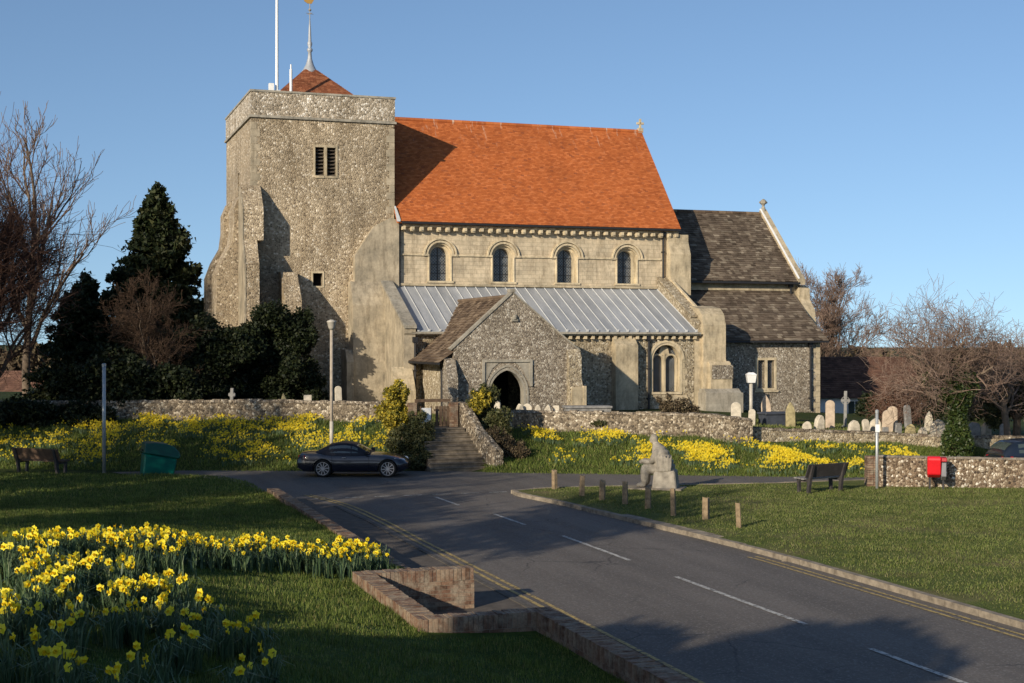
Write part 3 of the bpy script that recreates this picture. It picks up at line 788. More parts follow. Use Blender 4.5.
# lead roof with rolls
lr = MB()
def leadz(v): return 5.4 + (v + .3) * (7.72 - 5.4) / 4.8
nb = 27; LX0, LX1 = -7.3, 7.28
for i in range(nb):
    x0 = LX0 + (LX1 - LX0) * i / nb; x1 = LX0 + (LX1 - LX0) * (i + 1) / nb
    dz = random.Random(i).uniform(-.006, .006)
    lr.hexa([(x0, -.3, 5.34), (x1, -.3, 5.34), (x1, 4.5, 7.66), (x0, 4.5, 7.66), (x0, -.3, 5.4 + dz), (x1, -.3, 5.4 + dz), (x1, 4.5, 7.72 + dz), (x0, 4.5, 7.72 + dz)])
lro = cp('aisle_roof', lr, M_['lead'])
rr = MB()
for i in range(nb + 1):
    x = LX0 + (LX1 - LX0) * i / nb
    rr.tube([(x, -.33, 5.42), (x, 4.48, 7.74)], .026, 6)
    rr.box(x - .05, x + .05, -.35, -.27, 5.38, 5.50)
cp('roof_roll', rr, M_['lead_roll'], lro)
s_ = MB(); s_.box(LX0, LX1, 4.36, 4.48, 7.74, 7.86); cp('flashing', s_, M_['ashlar_plain'])
s_ = MB(); s_.box(AX0 + .05, AX1 + .25, -.3, -.02, 5.2, 5.32)
x = AX0 + .15; k = 0
while x < AX1 + .2:
    if not (-7.2 < x < -1.4): s_.box(x, x + .15, -.24, -.02, 5.02, 5.2)
    x += .4; k += 1
cp('corbel_table', s_, M_['dressed'])
s_ = MB(); s_.box(AX0 + .1, AX1 + .2, -.42, -.3, 5.27, 5.36); cp('gutter', s_, M_['grey_stone'])
# west raking parapet of the aisle
b_ = MB(); b_.prism_x([(-.35, ZG), (-.35, 5.2), (-.42, 5.3), (-.42, 5.55), (4.6, 8.0), (4.6, ZG)], -8.0, -7.45); cp('aisle_west_gable', b_, M_['render'])
b_ = MB(); b_.prism_x([(-.5, 5.52), (-.5, 5.66), (4.6, 8.14), (4.6, 8.0)], -8.03, -7.42); cp('coping', b_, M_['grey_stone'])
profile_buttress('buttress', [(-.3, ZG), (-1.0, ZG), (-1.0, 2.6), (-.3, 3.7)], -8.6, -7.6, M_['ashlar_plain'])
# aisle mid buttress
profile_buttress('buttress', [(.05, ZG), (-.55, ZG), (-.55, 4.7), (-.05, 5.18), (.05, 5.18)], 2.75, 3.95, M_['ashlar_plain'])
downpipe(4.72, -.14, 1.4, 5.0); downpipe(-7.5, -.5, 1.4, 4.9)
# right end pier + great buttress and its raking parapet
b_ = MB(); b_.prism_x([(-.05, ZG), (-.05, 5.5), (-.05, 5.9), (4.6, 8.25), (4.6, ZG)], 7.3, 7.95); cp('aisle_east_gable', b_, M_['aisle_flint'])
b_ = MB(); b_.prism_x([(.3, 6.14), (.3, 6.22), (4.5, 8.4), (4.5, 8.3)], 7.27, 7.9); cp('coping', b_, M_['aisle_flint'])
b_ = MB(); b_.prism_x([(.3, 6.2), (.3, 6.34), (4.5, 8.5), (4.5, 8.36)], 7.9, 8.02); cp('coping_edge', b_, M_['dressed'])
b_ = MB(); b_.prism_x([(.8, ZG), (-.3, ZG), (-.3, 5.75), (-.1, 6.3), (.3, 6.6), (1.3, 6.75), (1.3, ZG)], 7.68, 8.95)
b_.prism_x([(-.28, 2.35), (-.62, 2.35), (-.62, 3.0), (-.45, 3.8), (-.28, 3.9)], 7.95, 9.15)
b_.box(8.95, 9.2, -.3, 1.0, ZG, 3.2); b_.prism_y([(8.95, 3.2), (9.2, 3.2), (8.95, 4.0)], -.3, 1.0)
cp('great_buttress', b_, M_['ashlar_plain'])
b_ = MB(); b_.box(7.5, 9.6, -.95, .9, ZG, 2.3); b_.prism_x([(-.95, 2.3), (.9, 2.3), (.9, 2.5), (-.65, 2.5)], 7.55, 9.5); cp('plinth', b_, M_['grey_stone'])
b_ = MB(); b_.box(8.0, 9.18, -.66, -.625, 3.0, 3.7); cp('flint_panel', b_, M_['porch_flint'])
# aisle lower ashlar and quoins at right
b_ = MB(); b_.box(7.3, 7.72, -.06, .1, ZG, 5.05); cp('corner_pier', b_, M_['ashlar_plain'])
b_ = MB(); b_.prism_x([(.02, ZG), (-.28, ZG), (-.28, 1.9), (.02, 2.2)], 5.9, 6.9); cp('plinth', b_, M_['ashlar_plain'])

# --- porch
PX0, PX1, PV = -7.05, -1.22, -5.4; PC = -4.32
a_ = MB()
a_.prism_y([(PX0, ZG), (PX1, ZG), (PX1, 4.55), (PC, 7.05), (PX0, 4.62)], PV, PV + .6)
pw = cp('porch_wall', a_, M_['porch_flint'])
c = MB(); c.prism_y(arch_prof(-4.57, 1.76, .5, 3.74, 14, .3), PV - .4, PV + 1.2); cut(pw, c)
a_ = MB(); a_.box(PX0, PX0 + .5, PV + .6, 0, ZG, 4.3); cp('porch_side_wall', a_, M_['aisle_flint']); a_ = MB(); a_.box(PX1 - .5, PX1, PV + .6, 0, ZG, 4.3); cp('porch_side_wall', a_, M_['aisle_flint'])
w_ = MB(); arch_ring(w_, -4.57, 1.58, 1.78, .9, 3.62, PV - .01, PV + .45, .3); arch_ring(w_, -4.57, 1.84, 2.02, .9, 3.78, PV - .04, PV + .1, .3)
w_.box(-5.75, -3.39, PV - .09, PV + .05, 3.98, 4.1); w_.box(-5.75, -5.63, PV - .09, PV + .05, 2.9, 3.98); w_.box(-3.51, -3.39, PV - .09, PV + .05, 2.9, 3.98)
for sg in (-1, 1): w_.prism_y([(-4.57 + sg * 1.06, 3.98), (-4.57 + sg * .35, 3.98), (-4.57 + sg * .7, 3.7), (-4.57 + sg * 1.0, 3.1), (-4.57 + sg * 1.06, 3.0)][::sg], PV - .025, PV + .05)
cp('doorway', w_, M_['grey_stone'])
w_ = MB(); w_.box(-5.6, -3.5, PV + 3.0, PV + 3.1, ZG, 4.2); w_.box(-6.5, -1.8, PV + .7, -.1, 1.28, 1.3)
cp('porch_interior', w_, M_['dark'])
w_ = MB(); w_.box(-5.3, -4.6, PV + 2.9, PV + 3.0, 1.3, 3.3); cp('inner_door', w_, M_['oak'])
# gable copings
def slope_bar(x0, z0, x1, z1, y0, y1, th):
    L = math.hypot(x1 - x0, z1 - z0); nx, nz = -(z1 - z0) / L, (x1 - x0) / L
    if nz < 0: nx, nz = -nx, -nz
    b = MB(); b.prism_y([(x0, z0), (x1, z1), (x1 + nx * th, z1 + nz * th), (x0 + nx * th, z0 + nz * th)], y0, y1); return b
b_ = slope_bar(PX0 - .12, 4.52, PC, 7.06, PV - .05, PV + .3, .10); q = slope_bar(PC, 7.06, PX1 + .12, 4.45, PV - .04, PV + .3, .07); b_.add(q.v, q.f)
b_.box(PC - .12, PC + .12, PV - .07, PV + .39, 7.1, 7.25)
cp('gable_coping', b_, M_['grey_stone'])
b_ = MB(); b_.lathe([(.02, 5.86), (.1, 5.9), (.12, 6.0), (.06, 6.1)], PC + .1, PV - .05, 8); b_.box(PC - .04, PC + .24, PV - .1, PV + .02, 5.8, 5.9); cp('carved_boss', b_, M_['grey_stone'])
pr = MB()
tiled(pr, (-7.75, 3.1, 3.98), (-7.75, PV - .35 + .35, 3.98), (-6.9, 3.1, 4.55), (-6.9, PV, 4.55), 5, .42, .035, jit=.015, seed=5, wj=.35)
tiled(pr, (-6.9, 3.1, 4.55), (-6.9, PV + .3, 4.55), (PC, 3.1, 6.9), (PC, PV + .3, 6.9), 19, .29, .035, jit=.014, seed=6, wj=.35)
tiled(pr, (-1.0, PV + .3, 4.3), (-1.0, 3.1, 4.3), (PC, PV + .3, 6.9), (PC, 3.1, 6.9), 17, .40, .035, jit=.014, seed=7, wj=.35)
pr.prism_y([(-7.7, 3.9), (-1.0, 4.2), (PC, 6.85), (-6.9, 4.5), (-7.72, 3.96)], PV + .32, 3.0)
cp('porch_roof', pr, M_['moss_slab'])
b_ = MB(); b_.tube([(PC, PV + .35, 6.92), (PC, 3.0, 6.92)], .1, 8); cp('ridge_tile', b_, M_['moss_slab'])
profile_buttress('buttress', [(PV + .3, ZG), (PV - .5, ZG), (PV - .5, 3.3), (PV - .1, 4.1), (PV + .3, 4.2)], PX0 - .42, PX0 + .05, M_['porch_flint'])
profile_buttress('buttress', [(PV + .3, ZG), (PV - .45, ZG), (PV - .45, 2.9), (PV - .25, 3.2), (PV - .25, 4.2), (PV + .05, 4.62), (PV + .3, 4.62)], PX1 - .5, PX1 + .12, M_['aisle_flint'])
b_ = MB(); b_.box(PX1 - .45, PX1 + .2, PV - .56, PV - .42, ZG, 2.85); b_.box(PX1 + .1, PX1 + .22, PV - .6, PV + .3, ZG, 2.9); cp('buttress_base', b_, M_['ashlar_plain'])
b_ = MB(); b_.tube([(-7.25, PV + 1.4, 3.9), (-7.2, PV + 1.4, 3.6), (-7.18, PV + 1.4, 1.5)], .06, 8); b_.box(-7.8, -7.68, PV, 0, 3.88, 3.98); cp('downpipe', b_, M_['dark_iron'])

# --- chancel and its chapel
c_ = MB(); c_.box(8.3, 16.6, 5.4, 13.2, ZG, 8.3); cw = cp('chancel_wall', c_, M_['ashlar_plain'])
c_ = MB(); c_.prism_x([(5.4, 8.3), (9.3, 12.25), (13.2, 8.3)], 16.15, 16.6); cp('chancel_gable', c_, M_['ashlar_plain'])
cr = MB()
cr.prism_x([(5.0, 8.2), (9.3, 12.4), (13.6, 8.2), (9.3, 12.2)], 8.36, 16.25)
tiled(cr, (8.36, 4.95, 8.26), (16.2, 4.95, 8.26), (8.36, 9.3, 12.45), (16.2, 9.3, 12.45), 33, .29, .034, jit=.014, seed=21, wj=.4)
tiled(cr, (16.2, 13.65, 8.26), (8.36, 13.65, 8.26), (16.2, 9.3, 12.45), (8.36, 9.3, 12.45), 12, .6, .035, seed=22)
cp('chancel_roof', cr, M_['stone_slab'])
b_ = MB(); x = 8.95
while x < 16.1: b_.tube([(x, 9.3, 12.46), (x + .44, 9.3, 12.46)], .12, 8); x += .45
cp('ridge_tile', b_, M_['moss_slab'])
b_ = MB(); b_.prism_x([(4.85, 8.1), (4.85, 8.42), (9.3, 12.75), (13.75, 8.42), (13.75, 8.1), (9.3, 12.4)], 16.22, 16.62); cp('gable_coping', b_, M_['moss_slab'] if 0 else M_['ashlar_plain'])
b_ = MB(); b_.prism_x([(4.88, 8.44), (9.3, 12.74), (9.3, 12.77), (4.88, 8.47)], 16.18, 16.3); cp('mortar_fillet', b_, M_['white_paint'])
b_ = MB(); b_.lathe([(.16, 12.6), (.12, 12.85), (.07, 12.92), (.1, 13.0), (.2, 13.1), (.2, 13.22), (.1, 13.32), (.03, 13.36)], 16.42, 9.3, 8)
b_.box(16.17, 16.67, 9.25, 9.35, 13.1, 13.2)
cp('finial', b_, M_['moss_slab'] if 0 else M_['grey_stone'])
b_ = MB(); b_.box(8.95, 16.3, 4.84, 4.96, 8.12, 8.24); cp('gutter', b_, M_['dark_iron'])
profile_buttress('buttress', [(5.5, ZG), (4.3, ZG), (4.3, 5.8), (4.45, 6.7), (5.0, 7.3), (5.0, 7.9), (5.5, 8.1)], 16.35, 17.0, M_['moss_slab'] if 0 else M_['ashlar_plain'])
b_ = MB(); b_.prism_y([(16.5, ZG), (17.6, ZG), (17.6, 5.9), (17.35, 6.6), (17.1, 6.75), (16.9, 7.3), (16.9, 8.0), (16.5, 8.1)], 5.2, 6.1); cp('buttress', b_, M_['ashlar_plain'])
HX0, HX1, HV = 8.3, 15.95, 2.2
c_ = MB(); c_.box(HX0, HX1, HV, 5.45, ZG, 4.95); ch = cp('chapel_wall', c_, M_['porch_flint'])
c = MB(); c.box(12.16, 12.57, HV - .3, HV + .5, 2.4, 3.9); c.box(12.73, 13.14, HV - .3, HV + .5, 2.4, 3.9); cut(ch, c)
w_ = MB()
for x0, x1 in ((12.02, 12.16), (12.57, 12.73), (13.14, 13.28)): w_.box(x0, x1, HV - .03, HV + .3, 2.3, 4.03)
for x0, x1 in ((12.16, 12.57), (12.73, 13.14)): w_.box(x0, x1, HV - .03, HV + .3, 3.9, 4.03); w_.box(x0, x1, HV - .03, HV + .3, 2.28, 2.4)
w_.box(11.94, 13.36, HV - .09, HV + .1, 2.18, 2.28)
wo = cp('chapel_window', w_, M_['dressed'])
gl = MB(); gl.box(12.16, 13.14, HV + .24, HV + .27, 2.4, 3.9); cp('glass', gl, M_['glass'], wo)
hr = MB(); tiled(hr, (HX0 - .2, HV - .35, 4.95), (HX1 + .35, HV - .35, 4.95), (HX0 + .5, 5.38, 7.75), (HX1 - .1, 5.38, 7.75), 22, .29, .034, jit=.014, seed=31, wj=.4)
hr.prism_x([(HV - .3, 4.86), (HV - .3, 4.93), (5.38, 7.7), (5.38, 4.86)], HX0, HX1 + .2)
cp('chapel_roof', hr, M_['stone_slab'])
b_ = MB(); b_.box(HX0, HX1 + .3, HV - .46, HV - .35, 4.84, 4.94); cp('gutter', b_, M_['dark_iron'])
b_ = MB(); b_.box(9.0, HX1 + .1, 5.28, 5.4, 7.75, 7.9); cp('flashing', b_, M_['ashlar_plain'])
downpipe(15.3, HV - .14, 1.2, 4.7); downpipe(15.9, 5.2, 7.6, 8.0)
q = MB()
for k in range(13):
    z = 1.0 + k * .3; w = .4 if k % 2 else .24
    q.box(HX1 - w, HX1 + .015, HV - .015, HV + .6 - w, z, z + .28)
cp('quoin', q, M_['ashlar_plain'])

# ------------------------------------------------------------------ flint walls round the churchyard
def stone_wall(name, pts, th, m, label, capm, group=None, cat='wall', cap=True, rough=.05, seed=0, caph=.09):
    """pts: (x, y, z0, z1) along the wall; a child 'coping' of rough stones runs along its top"""
    rnd = random.Random(seed); P = []
    for i in range(len(pts) - 1):
        a, c = Vector(pts[i]), Vector(pts[i + 1]); n = max(1, int((c.xy - a.xy).length / .35))
        for k in range(n): P.append(a.lerp(c, k / n))
    P.append(Vector(pts[-1]))
    mb = MB(); rows = []
    for i, p in enumerate(P):
        d = (P[min(i + 1, len(P) - 1)].xy - P[max(i - 1, 0)].xy).normalized(); n = Vector((-d.y, d.x)) * th / 2
        w = rnd.uniform(-rough, rough) * .4; z1 = p.w + rnd.uniform(-rough, rough) * .6
        rows.append([(p.x - n.x + w * n.x, p.y - n.y + w, p.z), (p.x - n.x, p.y - n.y + w * .5, z1), (p.x + n.x, p.y + n.y, z1), (p.x + n.x, p.y + n.y, p.z)])
    base = 0
    for r in rows: mb.v.extend(r)
    for i in range(len(rows) - 1):
        for j in range(4):
            j2 = (j + 1) % 4
            mb.f.append((i * 4 + j, i * 4 + j2, (i + 1) * 4 + j2, (i + 1) * 4 + j)); mb.m.append(0)
    mb.f.append((0, 1, 2, 3)); mb.f.append(tuple((len(rows) - 1) * 4 + j for j in (3, 2, 1, 0))); mb.m += [0, 0]
    o = mb.build(name, m); tag(o, label, cat, group)
    if cap:
        cb = MB()
        for i in range(len(P) - 1):
            p, q = P[i], P[i + 1]; d = (q.xy - p.xy); L = d.length
            if L < .02: continue
            d /= L; n = Vector((-d.y, d.x)) * (th / 2 + .03)
            h = caph * rnd.uniform(.6, 1.2); za, zb_ = p.w - .03, q.w - .03
            q2 = p.xy + d * L * .96
            cb.hexa([(p.x - n.x, p.y - n.y, za), (q2.x - n.x, q2.y - n.y, zb_), (q2.x + n.x, q2.y + n.y, zb_), (p.x + n.x, p.y + n.y, za),
                     (p.x - n.x * .6, p.y - n.y * .6, za + h + .04), (q2.x - n.x * .6, q2.y - n.y * .6, zb_ + h + .04 + rnd.uniform(-.02, .02)), (q2.x + n.x * .6, q2.y + n.y * .6, zb_ + h + .04), (p.x + n.x * .6, p.y + n.y * .6, za + h + .04)])
        cb.build('coping', capm, o)
    return o
capflint = M_['bank_flint']
stone_wall('churchyard_wall', [(-45, 60.3, .8, 2.1), (-16, 60.1, .9, 2.3), (-10, 60, .9, 2.33), (-4.9, 59.8, .9, 2.2)], .45, M_['bank_flint'], 'long grey flint wall above the daffodil bank, left of the stone steps', capflint, 'churchyard boundary walls', seed=1)
stone_wall('churchyard_wall', [(-1.9, 55.6, .6, 2.3), (-.3, 57.3, .7, 2.0), (1.1, 59, .5, 1.93), (7.5, 57, .4, 1.9), (8.9, 55.3, .3, 1.86), (9.45, 55.4, .3, 1.8)], .45, M_['bank_flint'], 'grey flint wall in front of the porch, from the steps to the great buttress', capflint, 'churchyard boundary walls', seed=2)
stone_wall('churchyard_wall', [(9.3, 55.9, .3, 1.45), (11, 56.4, .3, 1.33), (14.2, 57, .3, 1.2), (18, 57.2, .2, 1.0), (24, 57.6, 0, .95), (40, 58.5, -.2, .9)], .4, M_['aisle_flint'], 'low sunlit flint wall with gravestones standing right behind it', capflint, 'churchyard boundary walls', seed=3, caph=.06)
nw = stone_wall('flint_wall', [(12.15, 46.5, -.1, 1.1), (14, 46.28, -.1, 1.08), (18, 45.8, -.1, 1.04), (30, 44.6, -.1, 1.0)], .36, M_['near_flint'], 'waist-high speckled flint wall with a brick end pier on the edge of the green', M_['kerb'], seed=4, rough=.02, caph=.02)
bp = MB()
for k in range(15):
    z = -.05 + k * .077
    for j in range(2):
        x0 = 11.76 + j * .2 + (0 if k % 2 else 0); bp.box(x0, x0 + .19, 46.3, 46.72, z, z + .067)
bp.build('end_pier', M_['brick'], nw)

# ------------------------------------------------------------------ brick garden wall with its recess (road frame)
bw = empty('brick_wall', (RDO[0], RDO[1], 0), TH, 'low brick retaining wall with a square recess beside the pavement', 'wall')
def brick_run(a0, a1, b0, b1, z0, z1, seed=0, zslope=0):
    """axis aligned run in the road frame; soldier course on top"""
    rnd = random.Random(seed)
    alongb = (b1 - b0) > (a1 - a0)
    core = MB(); core.box(a0 + .006, a1 - .006, b0 + .006, b1 - .006, z0, z1 - .012)
    br = MB(); hs = .215; zc = z1 - hs
    L = (b1 - b0) if alongb else (a1 - a0)
    n = int(L / .077)
    for k in range(n):
        s = k * L / n; w = L / n - .012; j = rnd.uniform(-.007, .007); jz = rnd.uniform(-.008, .006)
        if alongb: br.box(a0 - .004 + j, a1 + .004 + j, b0 + s, b0 + s + w, zc, z1 + jz)
        else: br.box(a0 + s, a0 + s + w, b0 - .004 + j, b1 + .004 + j, zc, z1 + jz)
    r = 0; z = zc - .075
    while z > z0:
        s = -(.112 if r % 2 else 0)
        while s < L:
            s0, s1 = max(s, 0), min(L, s + .215); s += .225
            if s1 - s0 < .03: continue
            for side in (0, 1):
                j = rnd.uniform(0, .004)
                if alongb:
                    x0 = a0 - j if side == 0 else a1 - .09
                    br.box(x0, x0 + .09 + j, b0 + s0, b0 + s1, z, z + .065)
                else:
                    y0 = b0 - j if side == 0 else b1 - .09
                    br.box(a0 + s0, a0 + s1, y0, y0 + .09 + j, z, z + .065)
        z -= .075; r += 1
    o = core.build('wall_core', M_['mortar'], bw)
    br.build('brickwork', M_['brick'], o)
brick_run(-.33, 0, -30, -4.62, 0.0, .75, 1)
brick_run(-2.2, 0, -4.6, -4.28, 0.0, .74, 2)
brick_run(-2.2, -1.87, -4.26, -.36, 0.0, .75, 3)
brick_run(-2.2, 0, -.33, 0, 0.0, .75, 4)
brick_run(-.97, -.66, .02, 17.7, -.05, .46, 5)

# ------------------------------------------------------------------ steps, wing walls, gate
st = empty('stone_steps', (-2.15, 52.85, 0), TH, 'flight of worn stone steps climbing the bank to the churchyard gate', 'steps')
NS = 10
M_['step'] = simple('worn_step_stone', (.15, .125, .095), .9, .2, 0, .4, 4)
for k in range(NS):
    mb = MB(); d0 = k * .23; w = .97 - .02 * k
    mb.box(-w, w + .5 - .03 * k, d0, d0 + .6 if k < NS - 1 else d0 + 1.5, -.1, .15 * (k + 1) - .05)
    mb.box(-w, w + .5 - .03 * k, d0 - .03, d0 + .4 if k < NS - 1 else d0 + 1.5, .15 * (k + 1) - .05, .15 * (k + 1))
    mb.build('step', M_['step'], st, bevel=.012)
def loc(o, x, y, z=0): o.location = (x, y, z); return o
def sw(x, y):     # steps frame -> world
    return (-2.15 + x * UX + y * VX, 52.85 + x * UY + y * VY)
a, b, c = sw(1.4, -.25), sw(1.38, 1.0), sw(1.2, 2.6)
stone_wall('wing_wall', [(*sw(1.62, -.35), -.1, .72), (*b, -.1, 1.35), (*c, .2, 2.35), (*sw(1.2, 3.1), .3, 2.4)], .38, M_['bank_flint'], 'sloping flint wing wall on the right side of the steps', capflint, seed=7)
gt = empty('churchyard_gateway', (*sw(0, 2.9), 1.48), TH, 'brick gate piers with a timber gate at the head of the steps', 'gateway')
for sx in (-.92, .78):
    mb = MB()
    for k in range(13):
        z = k * .077
        for q in range(2): mb.box(sx - .16 + (q * .165), sx - .16 + q * .165 + .155, -.16, .16, z, z + .068)
    mb.box(sx - .15, sx + .16, -.15, .15, 0, 1.0)
    mb.build('gate_pier', M_['brick'], gt)
mb = MB(); mb.box(-.8, .66, -.04, .04, 1.02, 1.14); mb.box(-.8, -.7, -.04, .04, 0, 1.02); mb.build('gate_frame', M_['oak'], gt)
mb = MB()
for k in range(4): mb.box(.05 + k * .15, .17 + k * .15, -.02, .02, .05, .85)
mb.box(.0, .64, .02, .06, .15, .23); mb.box(.0, .64, .02, .06, .65, .73); mb.build('gate_leaf', M_['oak'], gt)
nb_ = empty('notice_board', (*sw(-.42, 2.62), 1.5), TH + R(3), 'small white notice board on short posts at the churchyard gate', 'notice board')
mb = MB(); mb.box(-.2, .2, -.02, .02, .12, .78); mb.build('board', M_['white_paint'], nb_)
mb = MB(); mb.box(-.24, -.2, -.03, .03, 0, .85); mb.box(.2, .24, -.03, .03, 0, .85); mb.build('frame', M_['oak'], nb_)

# ------------------------------------------------------------------ foliage tools
def leaf_cloud(name, P, size, m, seed=0, parent=None, flat=.0, aspect=.6, tri=True):
    """small randomly turned leaf faces at the points P"""
    rs = np.random.RandomState(seed); n = len(P)
    a = rs.normal(size=(n, 3)); a /= np.linalg.norm(a, axis=1, keepdims=True)
    b = rs.normal(size=(n, 3)); b -= a * (a * b).sum(1, keepdims=True); b /= np.linalg.norm(b, axis=1, keepdims=True)
    s = (size * rs.uniform(.55, 1.35, n))[:, None]
    if tri:
        V = np.stack([P + a * s, P - a * s * .5 + b * s * aspect, P - a * s * .5 - b * s * aspect], 1)
        return link(name, np_mesh(name, V, np.arange(3 * n), m), parent)
    V = np.stack([P + a * s, P + b * s * aspect, P - a * s, P - b * s * aspect], 1)
    return link(name, np_mesh(name, V, np.arange(4 * n), m, k=4), parent)
def blob_points(rs, centres, n, shell=.55):
    """points in the outer shell of ellipsoid clumps (x,y,z,rx,ry,rz)"""
    C = np.array(centres, float); wts = (C[:, 3] * C[:, 4] * C[:, 5]) ** .67; wts /= wts.sum()
    idx = rs.choice(len(C), n, p=wts); d = rs.normal(size=(n, 3)); d /= np.linalg.norm(d, axis=1, keepdims=True)
    r = shell + (1 - shell) * rs.uniform(size=(n, 1)) ** .6
    r *= 1 + .13 * rs.normal(size=(n, 1))
    return C[idx, :3] + d * r * C[idx, 3:6]
def sub_clumps(rs, c, n, rr=(.25, .45)):
    """break one ellipsoid into many uneven clumps over its surface"""
    out = []
    for _ in range(n):
        d = rs.normal(size=3); d /= np.linalg.norm(d); f = rs.uniform(.35, .95); s = rs.uniform(*rr)
        out.append((c[0] + d[0] * c[3] * f, c[1] + d[1] * c[4] * f, c[2] + d[2] * c[5] * f, c[3] * s, c[4] * s, c[5] * s))
    return out
def grow_tree(seed, H, r0, levels=5, spread=.55, nb=(5, 4, 4, 3, 3), bend=.16, up=.25, first=.3, lean=(0, 0), ratio=.62, nlow=7, minr=.006, taper=.55, droop=0):
    rnd = random.Random(seed); segs = [[] for _ in range(levels + 1)]
    def branch(p, d, L, r, lv):
        n = 5 if lv < 2 else (4 if lv < 4 else 3); pts = [p.copy()]; rs_ = [r]; q = p.copy(); dd = d.copy()
        for i in range(n):
            bd = bend * (.3 if lv == 0 else 1)
            dd = (dd + Vector((rnd.gauss(0, bd), rnd.gauss(0, bd), rnd.gauss(0, bd) + (up if lv else .05) * .3 - droop * lv * .04))).normalized()
            q = q + dd * (L / n); pts.append(q.copy()); rs_.append(max(minr, r * (1 - taper * (i + 1) / n)))
        segs[lv].append((pts, rs_))
        if lv >= levels: return
        k = nb[min(lv, len(nb) - 1)] if lv else nlow
        for i in range(k):
            t = (first if lv == 0 else .2) + (1 - (first if lv == 0 else .2)) * (i + rnd.random() * .8) / k
            f = min(t, .999) * n; j = int(f); fr = f - j
            pos = pts[j].lerp(pts[j + 1], fr); axis_ = (pts[j + 1] - pts[j]).normalized()
            side = axis_.orthogonal(); side.rotate(Matrix.Rotation(rnd.uniform(0, 6.283), 3, axis_)) if False else None
            an = rnd.uniform(0, 2 * math.pi) if lv else (i * 2.4 + rnd.uniform(-.4, .4))
            s1 = axis_.orthogonal().normalized(); s2 = axis_.cross(s1)
            sp = spread * rnd.uniform(.75, 1.3)
            nd = (axis_ * math.cos(sp) + (s1 * math.cos(an) + s2 * math.sin(an)) * math.sin(sp)).normalized()
            branch(pos, nd, L * ratio * rnd.uniform(.75, 1.15) * (1 - .35 * t if lv == 0 else 1), max(minr, rs_[j] * rnd.uniform(.5, .7)), lv + 1)
        # leader carries on
    branch(Vector((0, 0, 0)), Vector((lean[0], lean[1], 1)).normalized(), H, r0, 0)
    return segs
def bare_tree(name, loc_, seed, H, r0, label, cat='tree', group=None, mt='bark', mtw='twig', rz=0, trunk_levels=2, **k):
    segs = grow_tree(seed, H, r0, **k)
    t = empty(name, loc_, rz, label, cat, group)
    mb = MB()
    for lv in range(trunk_levels):
        for pts, rs_ in segs[lv]: mb.tube(pts, rs_, 8 if lv == 0 else 6, cap=False)
    mb.build('trunk', M_[mt], t, smooth=True)
    # twigs: 3-sided tubes built with numpy
    V = []; Fq = []; base = 0
    for lv in range(trunk_levels, len(segs)):
        for pts, rs_ in segs[lv]:
            n = len(pts); p = np.array([tuple(q) for q in pts]); d = p[-1] - p[0]; d /= np.linalg.norm(d) + 1e-9
            s = np.cross(d, (0, 0, 1) if abs(d[2]) < .9 else (1, 0, 0)); s /= np.linalg.norm(s); u = np.cross(d, s)
            r = np.array(rs_)[:, None]
            ring = np.stack([p + s * r, p + (-.5 * s + .866 * u) * r, p + (-.5 * s - .866 * u) * r], 1).reshape(-1, 3)
            V.append(ring)
            for i in range(n - 1):
                for j in range(3):
                    j2 = (j + 1) % 3; Fq.append((base + i * 3 + j, base + i * 3 + j2, base + i * 3 + 3 + j2, base + i * 3 + 3 + j))
            base += 3 * n
    link('crown', np_mesh('crown', np.concatenate(V), Fq, M_[mtw], k=4), t)
    return t

# ------------------------------------------------------------------ trees
# left: big bare tree leaning in from outside the frame, thin upright tree behind it
bare_tree('bare_tree', (-28.9, 62, 1.3), 5, 7.4, .34, 'big bare broadleaf tree reaching into the picture at the left edge', rz=R(200), first=.12, nlow=14, spread=.8, ratio=.77, levels=5, nb=(7, 7, 6, 6, 5), up=.3, mtw='twig_red', bend=.17, minr=.009)
bare_tree('bare_tree', (-24.4, 66, 1.4), 15, 6.4, .2, 'mid-sized bare tree with dense reddish twigs left of the conifers', first=.2, nlow=11, spread=.65, ratio=.66, levels=5, nb=(7, 6, 6, 5, 4), up=.35, mtw='twig_red', minr=.009, bend=.17)
bare_tree('bare_tree', (-27, 78, .8), 9, 12, .26, 'slender upright bare tree behind the leaning one', rz=0, first=.25, nlow=8, spread=.4, ratio=.55, levels=4, nb=(5, 5, 5, 4), up=.5, mtw='twig', minr=.014)
bare_tree('twiggy_tree', (-15.9, 61.8, 1.5), 12, 4.2, .09, 'small brown twiggy tree in front of the tall conifer', rz=0, first=.12, nlow=12, spread=.6, ratio=.6, levels=5, nb=(6, 6, 5, 4, 4), up=.2, mtw='twig_dark', minr=.006, bend=.18)
bare_tree('bare_tree', (25.6, 112, -1), 21, 7.2, .2, 'distant bare tree showing beyond the end of the chancel', first=.25, nlow=11, spread=.55, ratio=.62, levels=5, nb=(6, 6, 6, 5, 4), up=.25, mtw='twig_pale', minr=.012, bend=.18)
